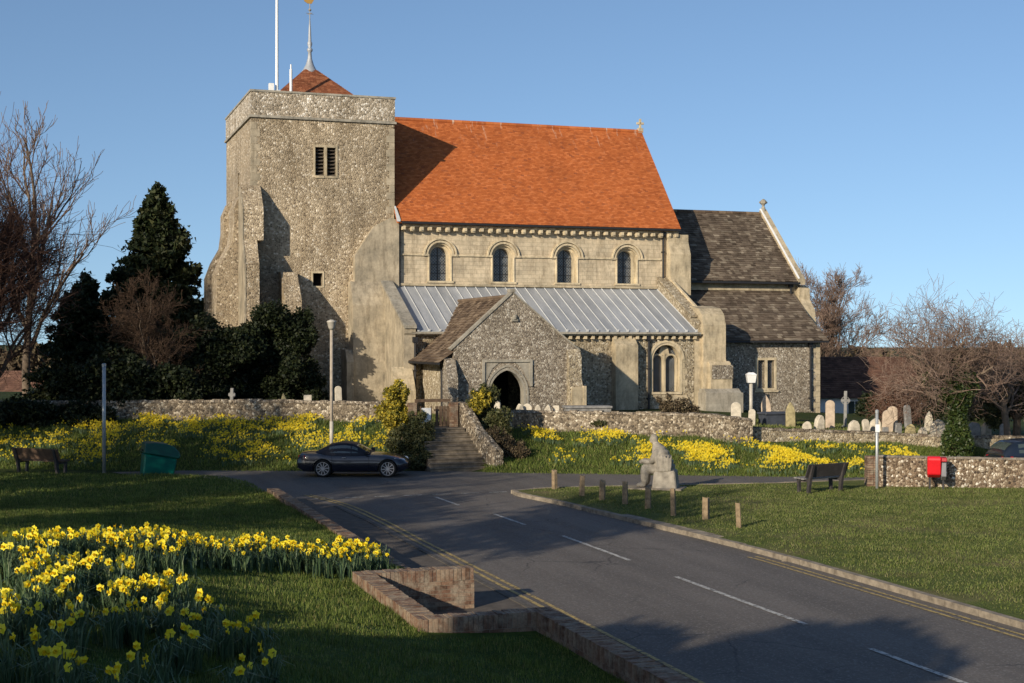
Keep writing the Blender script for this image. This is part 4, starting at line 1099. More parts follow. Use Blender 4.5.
# conifer: whorled sprays
def conifer(name, loc_, H, Rb, n, label, seed=0, size=.16, m='conifer', power=.85, cat='tree'):
    rs = np.random.RandomState(seed); t = empty(name, loc_, 0, label, cat)
    mb = MB(); mb.tube([(0, 0, 0), (0, 0, H * .95)], [Rb * .07, .02], 8, cap=False); mb.build('trunk', M_['bark'], t)
    P = []
    nb_ = int(H * 26)
    for i in range(nb_):
        h = H * (.02 + .98 * (i + rs.uniform()) / nb_); rr = Rb * (1 - h / H) ** power * rs.uniform(.6, 1.18) + .08
        an = rs.uniform(0, 6.283); k = max(6, int(n * rr / nb_ / (Rb * .45)))
        s = rs.uniform(size=k) ** .55
        x = s * rr; z = h + .18 * x + rs.normal(size=k) * .13 - .10 * x * x / max(rr, .3)
        wd = .10 + .20 * s * rr * .6
        da = rs.normal(size=k) * wd
        P.append(np.stack([x * math.cos(an) - da * math.sin(an), x * math.sin(an) + da * math.cos(an), z], 1))
    leaf_cloud('crown', np.concatenate(P), size, M_[m], seed + 1, t)
    return t
conifer('tall_conifer', (-19.0, 75, 1.3), 11.9, 4.4, 66000, 'tall dark pointed conifer left of the church tower', 3, .17, power=.8)
conifer('conifer', (-22.9, 75, 1.2), 7.2, 3.2, 30000, 'shorter dark conifer at the left of the tall pointed one', 4, .14, power=.7)
def crown_tree(name, loc_, cl, n, size, m, label, seed=0, trunk=(.18, 1.5), cat='tree', group=None, shell=.5, extra=None):
    rs = np.random.RandomState(seed); t = empty(name, loc_, 0, label, cat, group)
    if trunk:
        mb = MB(); mb.tube([(0, 0, -.1), (.05, 0, trunk[1] * .6), (.0, .05, trunk[1])], [trunk[0], trunk[0] * .8, trunk[0] * .6], 8, cap=False)
        rnd = random.Random(seed)
        for i in range(6):
            c_ = cl[i % len(cl)]; mb.tube([(0, 0, trunk[1] * .6), ((c_[0]) * .5, c_[1] * .5, (trunk[1] + c_[2]) * .5), (c_[0], c_[1], c_[2])], [trunk[0] * .5, trunk[0] * .35, .02], 5, cap=False)
        mb.build('trunk', M_['bark'], t)
    cc = []
    for c_ in cl: cc += sub_clumps(rs, c_, 16)
    P = blob_points(rs, cc, n, shell)
    leaf_cloud('crown', P, size, M_[m], seed + 7, t)
    return t
crown_tree('yew_tree', (-10.95, 66.6, 1.5), [(-.6, 0, 3.6, 1.9, 1.6, 1.5), (.5, 0, 2.2, 1.6, 1.5, 1.9), (1.2, .2, 1.1, 1.1, 1.0, 1.3), (1.0, 0, 3.8, .7, .8, 1.2), (.1, 0, 1.0, 1.5, 1.3, 1.4), (-1.2, 0, 1.2, 1.5, 1.3, 1.5)], 46000, .10, 'yew', 'dense dark yew standing against the tower', 31)
crown_tree('yew_tree', (-13.6, 65, 1.5), [(0, 0, 2.3, 1.7, 1.5, 1.8), (-.9, 0, 3.1, 1.4, 1.3, 1.5), (.9, 0, 3.0, 1.3, 1.2, 1.2), (-.8, 0, 1.2, 1.5, 1.2, 1.3)], 32000, .10, 'yew', 'broad dark yew between the tall conifer and the tower', 33, trunk=(.2, 2))
crown_tree('evergreen_bush', (-17.0, 60.9, 1.4), [(0, 0, 1.4, 2.4, 1.0, 1.7), (1.9, 0, 1.0, 1.6, .9, 1.2), (-1.5, 0, 1.0, 1.6, .9, 1.3)], 26000, .11, 'yew', 'dark evergreen bush filling the wall line below the tall conifer', 35, trunk=None, cat='bush')
hedge = crown_tree('evergreen_hedge', (-22, 59.3, .9), [(x, 0, .75, 1.3, .8, 1.0) for x in (-9, -7.4, -5.8, -4.2, -2.6, -1, .6, 2.2, 3.8)], 34000, .10, 'yew', 'low dark evergreen hedge above the daffodils at far left', 37, trunk=None, cat='hedge')
# flowering bush by the steps, bushes right of the steps
crown_tree('yellow_bush', (-4.35, 55.3, .9), [(-.1, 0, 1.75, .6, .55, .75), (-.35, -.1, 1.1, .7, .6, .7)], 7000, .075, 'forsythia', 'yellow-leaved bush at the left of the steps', 41, trunk=(.05, .8), cat='bush', shell=.3)
crown_tree('green_bush', (-3.72, 54.2, .5), [(0, 0, .65, .75, .6, .9), (-.55, 0, .45, .6, .5, .6), (.15, -.9, .0, .6, .5, .5), (.0, .5, 1.1, .5, .5, .6)], 12000, .06, 'shrub', 'dull green bush beside the front of the dark car', 43, trunk=(.05, .6), cat='bush', shell=.4)
crown_tree('green_bush', (-1.05, 56.0, 1.0), [(0, 0, .9, .9, .7, 1.0), (.5, -.2, .55, .8, .6, .8), (-.15, 0, 1.6, .45, .4, .6)], 13000, .065, 'shrub', 'tall green and yellow bush right of the gate', 45, trunk=(.06, .8), cat='bush', shell=.4)
crown_tree('yellow_bush', (-1.2, 55.6, 1.7), [(-.1, 0, .7, .55, .35, .5), (.1, 0, 1.0, .3, .3, .4)], 1500, .06, 'forsythia', 'yellow sprays rising from the bush right of the gate', 46, trunk=None, cat='bush', shell=.3)
crown_tree('silver_bush', (-.35, 54.3, .35), [(0, 0, .5, .7, .55, .65), (.45, 0, .3, .5, .5, .5), (-.4, 0, .8, .4, .4, .5)], 7000, .05, 'hedge', 'dry grey-brown bush at the foot of the wing wall', 47, trunk=None, cat='bush', shell=.4)
crown_tree('red_leaf_bush', (7.05, 59.6, 1.5), [(0, 0, .5, .85, .5, .5), (-.5, 0, .7, .4, .4, .45)], 3500, .06, 'hedge', 'reddish brown shrub under the aisle window', 49, trunk=(.04, .4), cat='bush', shell=.3)
crown_tree('low_shrub', (4.1, 59.2, 1.0), [(0, -.9, .55, 1.1, .5, .35)], 4000, .06, 'shrub', 'low olive shrub on the bank against the flint wall', 51, trunk=None, cat='bush', shell=.3)
# right: ivy-clad bare tree
bt = bare_tree('ivy_tree', (17.3, 54.4, .35), 44, 4.0, .2, 'bushy bare tree with an ivy-covered trunk at the right', first=.5, nlow=13, spread=1.0, ratio=.74, levels=5, nb=(6, 5, 5, 4, 3), up=.3, mtw='twig_pale', minr=.0055, bend=.22)
rs = np.random.RandomState(4)
zz = rs.uniform(0, 3.4, 11000); an = rs.uniform(0, 6.283, 11000); rr = (.44 + .14 * np.sin(zz * 3)) * rs.uniform(.5, 1.15, 11000)
P = np.stack([rr * np.cos(an), rr * np.sin(an), zz], 1)
cl = blob_points(rs, [(-.5, 0, 2.7, .5, .4, .5), (.45, 0, 2.9, .4, .4, .5), (-1.0, 0, 3.1, .35, .3, .35), (0, 0, 3.4, .45, .4, .5)], 3000, .2)
leaf_cloud('ivy', np.concatenate([P, cl]), .07, M_['ivy'], 5, bt)
bare_tree('bare_shrub', (18.9, 68.5, .7), 47, 1.25, .08, 'low arching thicket of brown twigs behind the gravestones', cat='bush', first=.05, nlow=16, spread=1.0, ratio=.85, levels=4, nb=(6, 5, 5, 4), up=.2, mtw='twig_red', minr=.009, bend=.2)
crown_tree('evergreen_bush', (21.8, 75, .1), [(0, 0, 1.2, 2.4, 1.0, 1.5), (-2.0, 0, .9, 1.4, 1, 1.2), (2.8, 0, 1.0, 1.8, 1, 1.5)], 20000, .13, 'yew', 'dark evergreen bush in shade behind the gravestones', 53, trunk=None, cat='bush')
crown_tree('olive_tree', (21.6, 60, .4), [(0, 0, 2.4, 1.9, 1.4, 1.5), (1.5, 0, 1.5, 1.6, 1.3, 1.4), (-1.2, 0, 1.6, 1.0, 1, 1.0)], 15000, .08, 'shrub', 'yellowish green bushy tree at the right edge', 55, trunk=(.2, 2.0), shell=.3)
bare_tree('bare_tree', (20.75, 58.6, .4), 61, 2.9, .2, 'pale-trunked bare tree at the right edge, among the yellowish green leaves', first=.45, nlow=9, spread=.85, ratio=.72, levels=4, nb=(5, 5, 5, 4), up=.3, mtw='twig_pale', minr=.009)

# far tree belts (single masses far off)
def belt(name, x0, x1, y, z0, h, n, size, m, seed, bump_=.35):
    rs = np.random.RandomState(seed); X = rs.uniform(x0, x1, n)
    top = h * (1 + bump_ * (np.sin(X * .21 + seed) * .5 + np.sin(X * .53 + seed * 2) * .3 + np.sin(X * 1.3) * .2))
    Z = z0 + top * rs.uniform(0, 1, n) ** .6; Y = y + rs.uniform(-1.5, 1.5, n) * (2.2 - Z / (h + 1))
    o = leaf_cloud(name, np.stack([X, Y, Z], 1), size, M_[m], seed)
    return tag(o, kind='stuff')
tag(belt('distant_trees', -75, -25, 108, -2, 5.5, 26000, .32, 'hedge', 3), 'brown leafless thicket far behind the left trees', 'trees')
tag(belt('distant_trees', 22, 90, 118, -3.6, 5.6, 26000, .3, 'hedge', 5, .25), 'brown leafless wood beyond the tiled house roof', 'trees')
tag(belt('distant_hedge', -420, 420, 260, -6, 8.5, 30000, 1.4, 'hedge', 8, .35), 'far wooded skyline beyond the village', 'trees')

# trees outside the frame that throw the dappled shade over lawn, road and bank
OFF = 'trees left of the view'
for sx_, (x_, y_, sd_, h_, lb_) in enumerate([(-17.0, 21.5, 74, 5.6, 'smaller bare tree outside the left edge, nearest the viewpoint'),
        (-21.5, 27.0, 72, 7.2, 'bare spreading tree outside the left edge, level with the middle of the lawn'), (-18.5, 32.5, 76, 4.6, 'low bare tree outside the left edge, close to the frame'),
        (-24, 40, 78, 6.0, 'bare tree outside the left edge, level with the left bench'), (-29, 46, 73, 7.4, 'tall bare tree outside the left edge, by the end of the bank')]):
    bare_tree('bare_tree', (x_, y_, .6), sd_, h_, .27, lb_, group=OFF, first=.25, nlow=10, spread=.7, ratio=.72, levels=4, nb=(7, 7, 6, 5), up=.3, minr=.03)
for x_, y_, c_, n_, sd_, lb_ in [(-19.5, 29, 4.6, 4200, 81, 'loose-leaved tree outside the left edge, shading the far lawn'), (-22.5, 37, 4.2, 4200, 83, 'loose-leaved tree outside the left edge, shading the lane and the dark car'),
        (-13.2, 15.6, 8.8, 1500, 85, 'tall sparse-leaved tree outside the left edge, shading the road')]:
    crown_tree('leafy_tree', (x_, y_, .5), [(0, 0, c_, 2.6, 2.4, 1.9), (1.6, .8, c_ - .6, 1.6, 1.6, 1.3), (-1.4, -1, c_ - .3, 1.7, 1.6, 1.3)], n_, .17, 'ivy', lb_, sd_, trunk=(.2, c_ - 1), group=OFF)
bare_tree('bare_tree', (-13.6, 14.8, 1.2), 91, 9.2, .24, 'tall bare tree outside the left edge, beside the sparse-leaved one', group=OFF, first=.62, nlow=13, spread=.9, ratio=.5, levels=4, nb=(7, 7, 6, 5), up=.1, minr=.03)
crown_tree('evergreen_tree', (-9.5, 1.0, 2.5), [(0, 0, 5.0, 2.6, 2.6, 2.4), (.8, .8, 3.2, 2.6, 2.6, 2.2)], 22000, .2, 'yew', 'big evergreen tree behind and left of the viewpoint', 75, trunk=(.3, 4), group=OFF)
crown_tree('evergreen_tree', (-10.1, 4.9, 2.3), [(0, 0, 3.0, 1.6, 1.6, 2.2), (.2, 0, 4.7, 1.2, 1.2, 1.3)], 16000, .16, 'yew', 'narrow evergreen tree rising from the hedge beside the viewpoint', 79, trunk=(.15, 2), group=OFF)
crown_tree('evergreen_hedge', (-8.3, 4.0, 1.6), [(x, x * .25, 1.2, 1.2, .8, 1.5) for x in (-6, -4.6, -3.2, -1.8, -.4, 1.0)], 22000, .14, 'yew', 'clipped evergreen hedge beside the viewpoint', 77, trunk=None, cat='hedge')

# ------------------------------------------------------------------ gravestones
M_['grave_pale'] = simple('pale_gravestone', (.50, .45, .36), .9, .15, 0, .35, 4)
M_['grave_lichen'] = simple('lichened_gravestone', (.34, .29, .16), .9, .15, 0, .4, 6)
M_['grave_grey'] = simple('grey_gravestone', (.22, .215, .205), .85, .2, 0, .35, 5)
M_['grave_pink'] = simple('pinkish_gravestone', (.46, .37, .28), .9, .15, 0, .3, 4)
M_['slate'] = simple('slate', (.05, .058, .075), .5, .4, 0, .2, 5)
GRAVES = [
 (9.38, 58.6, 1.42, .42, .95, 'r', 'pale', 'pale round-shouldered gravestone against the base of the great buttress'),
 (10.06, 58.8, 1.38, .29, .69, 'r', 'pale', 'narrow pale gravestone at the foot of the small lamp post'),
 (11.38, 62.5, 1.3, .45, 1.25, 'p', 'pink', 'tapered pinkish gravestone below the chapel window'),
 (11.84, 59.5, 1.28, .42, 1.05, 'p', 'lichen', 'yellow-green lichened gravestone with a pointed top, right of the dark chest tomb'),
 (12.22, 58, 1.25, .41, .35, 'b', 'pale', 'low broken pale gravestone stump on the wall top right of the lichened one'),
 (12.85, 58.6, 1.22, .38, .61, 'b', 'pale', 'rough pale gravestone below the chapel corner downpipe'),
 (13.63, 60, 1.17, .39, 1.22, 'r', 'pink', 'tall rounded pinkish gravestone just right of the chapel corner'),
 (14.75, 62, 1.11, .4, 1.6, 'c', 'grey', 'grey stone cross with a ringed head, right of the chapel'),
 (14.24, 58.3, 1.09, .5, .54, 'b', 'pale', 'wide low white stone at the foot of the ringed cross'),
 (14.79, 58.5, 1.1, .29, .56, 'r', 'pale', 'small pale gravestone left of the tall sign pole'),
 (15.43, 59.5, 1.08, .51, .57, 'b', 'pale', 'broad whitish gravestone right behind the sign pole'),
 (15.86, 59.2, 1.06, .47, .95, 'r', 'pink', 'broad flat-shouldered gravestone, left of the taller matching one'),
 (16.42, 60.5, 1.01, .43, 1.1, 'r', 'pink', 'tallest rounded gravestone right of the sign pole'),
 (15.43, 57.9, .9, .25, .46, 's', 'grey', 'small square blue-grey stone at the foot of the flat-shouldered gravestone'),
 (16.02, 58.1, .94, .29, .58, 's', 'grey', 'small square grey stone at the foot of the tallest rounded gravestone'),
 (16.6, 58.4, .99, .46, .47, 'b', 'lichen', 'low brownish gravestone right of the square grey stone'),
 (17.04, 58.1, .88, .37, .47, 'b', 'pale', 'small white boulder-like gravestone on the wall top'),
 (18.27, 61.5, .94, .35, .91, 'p', 'pale', 'white gravestone with a pointed trefoil head in front of the dark bushes'),
 (17.77, 58.4, .93, .67, .73, 'b', 'pale', 'rugged wide pale stone just left of the ivy-covered trunk'),
 (19.47, 59, .89, .51, .62, 'r', 'grey', 'grey gravestone just right of the ivy-covered trunk'),
 (20.31, 60, .85, .34, .6, 'b', 'pale', 'small white gravestone between the ivy-covered trunk and the right edge'),
 (20.59, 58.6, .78, .38, .71, 'r', 'grey', 'dark grey rounded gravestone beside the pale trunk at the right edge'),
 (17.99, 63.5, .95, .32, 1.07, 'r', 'grey', 'shaded grey gravestone behind and right of the tallest rounded one'),
 (-.65, 60.5, 1.5, .26, .83, 'r', 'pale', 'pale gravestone at the left jamb of the porch doorway'),
 (.34, 60.2, 1.5, .3, .73, 'b', 'pale', 'leftmost pale stone of the short row right of the porch doorway'),
 (.65, 60.4, 1.5, .39, .73, 'r', 'pale', 'rounded pale gravestone, second in the row right of the porch doorway'),
 (1.12, 60.3, 1.48, .3, .71, 'b', 'pale', 'third stone in the row right of the porch doorway'),
 (1.51, 60.2, 1.46, .34, .74, 'b', 'pale', 'fourth stone in the row right of the porch doorway'),
 (1.9, 60.4, 1.5, .26, .64, 's', 'pale', 'small square stone ending the row right of the porch doorway'),
 (-12.44, 62, 1.7, .31, 1.14, 'c', 'grey', 'grey stone cross between the dark yews left of the tower'),
 (-10.04, 61.8, 1.7, .26, .93, 'p', 'lichen', 'narrow pointed gravestone in front of the dark yew'),
 (-8.96, 61.5, 1.7, .35, .85, 's', 'pale', 'square white gravestone in front of the dark yew'),
 (-7.7, 62.3, 1.7, .31, 1.22, 'r', 'pale', 'tall rounded gravestone by the lamp post at the tower foot')]
for i, (x, y, z, w, h, k, mt, lab) in enumerate(GRAVES):
    rnd = random.Random(i); h2 = h + .15; w2 = w / 2; mb = MB(); th = rnd.uniform(.05, .08)
    if k == 'r':
        pr_ = [(-w2, 0), (w2, 0), (w2, h2 - w2 * .9)] + [(w2 * math.cos(a), h2 - w2 * .9 + w2 * .9 * math.sin(a)) for a in np.linspace(.25, math.pi - .25, 9)] + [(-w2, h2 - w2 * .9)]
    elif k == 'p': pr_ = [(-w2, 0), (w2, 0), (w2 * .95, h2 * .68), (w2 * .62, h2 * .84), (w2 * .2, h2 * .96), (0, h2), (-w2 * .2, h2 * .96), (-w2 * .62, h2 * .84), (-w2 * .95, h2 * .68)]
    elif k == 'b': pr_ = [(-w2, 0), (w2, 0), (w2 * .9, h2 * .7), (w2 * .55, h2 * .93), (w2 * .1, h2), (-w2 * .4, h2 * .9), (-w2 * .8, h2 * .75), (-w2 * 1.0, h2 * .4)]; th *= 2
    elif k == 's': pr_ = [(-w2, 0), (w2, 0), (w2, h2), (-w2, h2)]
    if k == 'c':
        mb.box(-.07, .07, -.06, .06, .2, h2); mb.box(-w2, w2, -.055, .055, h2 * .72, h2 * .72 + .13)
        mb.prism_y([(-.2, 0), (.2, 0), (.14, .22), (-.14, .22)], -.14, .14)
        n = 20; rr0, rr1 = w2 * .72, w2 * .95; cz = h2 * .72 + .065
        for q in range(n):
            a0, a1 = 2 * math.pi * q / n, 2 * math.pi * (q + 1) / n
            mb.hexa([(rr0 * math.cos(a0), -.045, cz + rr0 * math.sin(a0)), (rr1 * math.cos(a0), -.045, cz + rr1 * math.sin(a0)), (rr1 * math.cos(a0), .045, cz + rr1 * math.sin(a0)), (rr0 * math.cos(a0), .045, cz + rr0 * math.sin(a0)),
                     (rr0 * math.cos(a1), -.045, cz + rr0 * math.sin(a1)), (rr1 * math.cos(a1), -.045, cz + rr1 * math.sin(a1)), (rr1 * math.cos(a1), .045, cz + rr1 * math.sin(a1)), (rr0 * math.cos(a1), .045, cz + rr0 * math.sin(a1))])
    else: mb.prism_y(pr_, -th, th)
    o = mb.build('gravestone', M_['grave_' + mt], bevel=.015)
    o.location = (x, y, z - .15); o.rotation_euler = (R(rnd.uniform(-4, 4)), R(rnd.uniform(-3, 3)), R(rnd.uniform(-14, 22)))
    tag(o, lab, 'gravestone', 'gravestones in the churchyard')
def chest(name, x, y, z, L, W, H_, rz, m1, m2, lab):
    t = empty(name, (x, y, z), rz, lab, 'tomb')
    mb = MB(); mb.box(-L / 2, L / 2, -W / 2, W / 2, 0, H_ - .1); mb.build('chest', m1, t)
    mb = MB(); mb.box(-L / 2 - .06, L / 2 + .06, -W / 2 - .06, W / 2 + .06, H_ - .1, H_); mb.build('lid', m2, t, bevel=.02)
chest('chest_tomb', 3.25, 60.6, 1.5, 1.95, .8, .62, R(8), M_['grave_grey'], M_['grave_grey'], 'long flat grey chest tomb between the porch and the aisle window')
chest('chest_tomb', 11.35, 60.2, 1.25, 1.3, .7, .62, TH, M_['slate'], M_['slate'], 'dark slate chest tomb beneath the chapel window')
chest('chest_tomb', -11.7, 61.6, 1.6, 1.7, .7, .58, R(5), M_['grave_grey'], M_['grave_grey'], 'grey chest tomb just above the wall among the yews')
# lychgate-like stone posts, small stones
# ------------------------------------------------------------------ posts and lamps
def pole(name, x, y, z, h, r, label, cat, m, m2=None, h2=0, cap_=True):
    t = empty(name, (x, y, z), 0, label, cat)
    mb = MB(); mb.tube([(0, 0, -.2), (0, 0, h)], r, 10)
    mb.build('shaft', m, t, smooth=True)
    if cap_: mb = MB(); mb.lathe([(r * 1.15, h - .08), (r * 1.2, h), (r * .6, h + .03)], 0, 0, 10); mb.build('cap', m, t)
    if m2: mb = MB(); mb.tube([(0, 0, -.2), (0, 0, h2)], r * 1.2, 10); mb.build('base_sleeve', m2, t, smooth=True)
    return t
M_['galv'] = simple('galvanised_steel', (.40, .42, .42), .45, .5, .4, .12, 8)
M_['concrete'] = simple('lamp_concrete', (.36, .31, .25), .85, .2, 0, .2, 6)
M_['lamp_glass'] = simple('lamp_glass', (.72, .72, .70), .3, .5, 0, .05)
pole('sign_pole', -15.32, 52.57, 0, 4.05, .07, 'tall plain grey metal pole behind the left bench', 'pole', M_['galv'])
t = pole('sign_pole', 11.9, 45.65, .1, 2.55, .05, 'thin pale metal pole in front of the flint wall end', 'pole', M_['galv'])
mb = MB(); mb.box(-.07, .07, -.075, -.055, 1.85, 2.1); mb.build('small_plate', M_['white_paint'], t)
M_['dull_lamp'] = simple('dull_lantern', (.42, .39, .33), .4, .4)
t = pole('street_lamp', -7.0, 54.3, .85, 4.55, .062, 'slim concrete street lamp rising behind the dark car', 'street lamp', M_['concrete'], M_['dull_lamp'], .95, False)
mb = MB(); mb.lathe([(.08, 4.5), (.13, 4.6), (.17, 4.78), (.19, 4.8), (.19, 4.84), (.05, 4.9)], 0, 0, 12); mb.build('lantern', M_['dull_lamp'], t, smooth=True)
t = pole('lamp_post', 10.45, 61.2, 1.35, 1.75, .08, 'short lamp post with a square white lantern beside the chapel', 'lamp', M_['dull_lamp'], None, 0, False)
mb = MB(); mb.hexa([(-.16, -.16, 1.75), (.16, -.16, 1.75), (.16, .16, 1.75), (-.16, .16, 1.75), (-.21, -.21, 2.1), (.21, -.21, 2.1), (.21, .21, 2.1), (-.21, .21, 2.1)]); mb.build('lantern', M_['lamp_glass'], t)
mb = MB(); mb.hexa([(-.23, -.23, 2.1), (.23, -.23, 2.1), (.23, .23, 2.1), (-.23, .23, 2.1), (-.1, -.1, 2.2), (.1, -.1, 2.2), (.1, .1, 2.2), (-.1, .1, 2.2)]); mb.build('lantern_roof', M_['white_paint'], t)

# timber bollards along the green
M_['post_wood'] = simple('weathered_post', (.235, .175, .11), .9, .15, 0, .35, 9)
POSTS = [(1.39, 45.56, .64), (2.17, 43.5, .66), (2.73, 42.4, .62), (3.34, 41.35, .68), (3.91, 40.24, .64), (4.45, 38.6, .76), (5.23, 37.75, .62), (5.85, 36.09, .66)]
PL = ['farthest timber bollard, nearest the junction corner', 'second timber bollard from the junction corner', 'third timber bollard from the junction corner', 'timber bollard just left of the seated statue', 'timber bollard right in front of the seated statue base', 'tallest timber bollard, right of the statue', 'second nearest timber bollard on the green, left of the last one', 'nearest timber bollard, last of the row on the green']
for i, (x, y, h) in enumerate(POSTS):
    rnd = random.Random(i + 50); mb = MB(); w = .075 + rnd.uniform(-.01, .012); s1 = rnd.uniform(-.05, .05)
    mb.hexa([(-w, -w, -.2), (w, -w, -.2), (w, w, -.2), (-w, w, -.2), (-w * .9, -w * .9, h - .05 + s1), (w * .9, -w * .9, h - .02), (w * .9, w * .9, h - .04 - s1), (-w * .9, w * .9, h)])
    o = mb.build('bollard', M_['post_wood'], bevel=.012); o.location = (x, y, .1)
    o.rotation_euler = (R(rnd.uniform(-3, 3)), R(rnd.uniform(-4, 4)), R(rnd.uniform(0, 80)))
    tag(o, PL[i], 'bollard', 'timber bollards along the green')

# ------------------------------------------------------------------ benches
M_['bench_dark'] = simple('dark_bench_wood', (.045, .04, .04), .6, .35, 0, .3, 6)
M_['bench_seat'] = simple('grey_bench_slat', (.20, .19, .18), .7, .3, 0, .25, 6)
M_['bench_brown'] = simple('brown_bench_slat', (.10, .065, .045), .7, .3, 0, .3, 6)
def bench(x, y, z, rz, L, label, ms, mf, mbk):
    t = empty('park_bench', (x, y, z), rz, label, 'bench')          # front faces local +y
    for i in range(3):
        mb = MB(); mb.box(-L / 2, L / 2, .02 + i * .16, .15 + i * .16, .43 + i * .008, .475 + i * .008); mb.build('seat_slat', ms, t, bevel=.006)
    mb = MB(); mb.hexa([(-L / 2, -.06, .50), (L / 2, -.06, .50), (L / 2, -.02, .50), (-L / 2, -.02, .50), (-L / 2, -.22, .92), (L / 2, -.22, .92), (L / 2, -.18, .93), (-L / 2, -.18, .93)]); mb.build('backrest', mbk, t, bevel=.006)
    for sx in (-L / 2 + .18, L / 2 - .18):
        mb = MB()
        mb.prism_x([(-.06, 0), (.04, 0), (.0, .42), (-.02, .5), (-.19, .9), (-.26, .9), (-.12, .42)], sx - .05, sx + .05)
        mb.build('rear_leg', mf, t)
        mb = MB(); mb.prism_x([(.36, 0), (.45, 0), (.48, .42), (-.05, .42), (-.05, .36), (.38, .36)], sx - .045, sx + .045); mb.build('front_leg', mf, t)
    return t
bench(9.95, 44.6, .1, R(32), 1.75, 'dark timber bench on the green, seen from behind', M_['bench_seat'], M_['bench_dark'], M_['bench_dark'])
bench(-17.6, 52.0, .02, R(-24), 2.2, 'brown slatted bench in the shade at the left, below the daffodils', M_['bench_brown'], M_['bench_dark'], M_['bench_brown'])

# ------------------------------------------------------------------ bins
def plastic(name, col, r=.4): return simple(name, col, r, .45, 0, .15, 3)
gb = empty('green_bin', (-13.05, 51.5, 0), R(22), 'green plastic grit bin with a domed lid at the edge of the far lawn', 'bin')
mb = MB(); mb.hexa([(-.58, -.42, 0), (.55, -.42, 0), (.55, .42, 0), (-.58, .42, 0), (-.5, -.5, .82), (.66, -.5, .6), (.66, .5, .6), (-.5, .5, .82)])
mb.build('bin_body', plastic('green_plastic', (.0, .11, .08)), gb, bevel=.05)
mb = MB()
prf = [(-.53, .84), (.70, .60), (.78, .68), (.72, .86), (.54, 1.04), (.28, 1.15), (-.1, 1.2), (-.5, 1.2)]
mb.prism_y(prf, -.53, .53); mb.build('bin_lid', plastic('green_lid', (.0, .07, .052)), gb, bevel=.03)
mb = MB(); mb.box(-.56, -.5, -.2, .2, .9, .96); mb.build('handle', M_['dark_iron'], gb)
rb = empty('red_bin', (13.75, 45.45, .1), R(-14), 'bright red hooded litter bin on two legs by the flint wall', 'bin')
mb = MB(); mb.prism_x([(-.26, .5), (-.02, .38), (.24, .42), (.24, .95), (.1, 1.08), (-.3, 1.08), (-.34, 1.0)], -.26, .16)
mb.build('bin_body', plastic('red_plastic', (.62, .012, .02), .35), rb, bevel=.03)
mb = MB(); mb.prism_x([(-.24, .44), (0, .3), (.22, .34), (.22, .9), (-.2, .9)], .165, .33); mb.build('bin_side', plastic('grey_plastic', (.18, .18, .19)), rb, bevel=.02)
mb = MB(); mb.prism_x([(-.3, .92), (.24, .92), (.22, 1.05), (-.26, 1.05)], .165, .345); mb.build('bin_hood', plastic('dark_red_plastic', (.35, .01, .015)), rb, bevel=.02)
for sx in (-.18, .24):
    mb = MB(); mb.box(sx - .03, sx + .03, 0, .06, -.1, .45); mb.build('leg', M_['dark_iron'], rb)

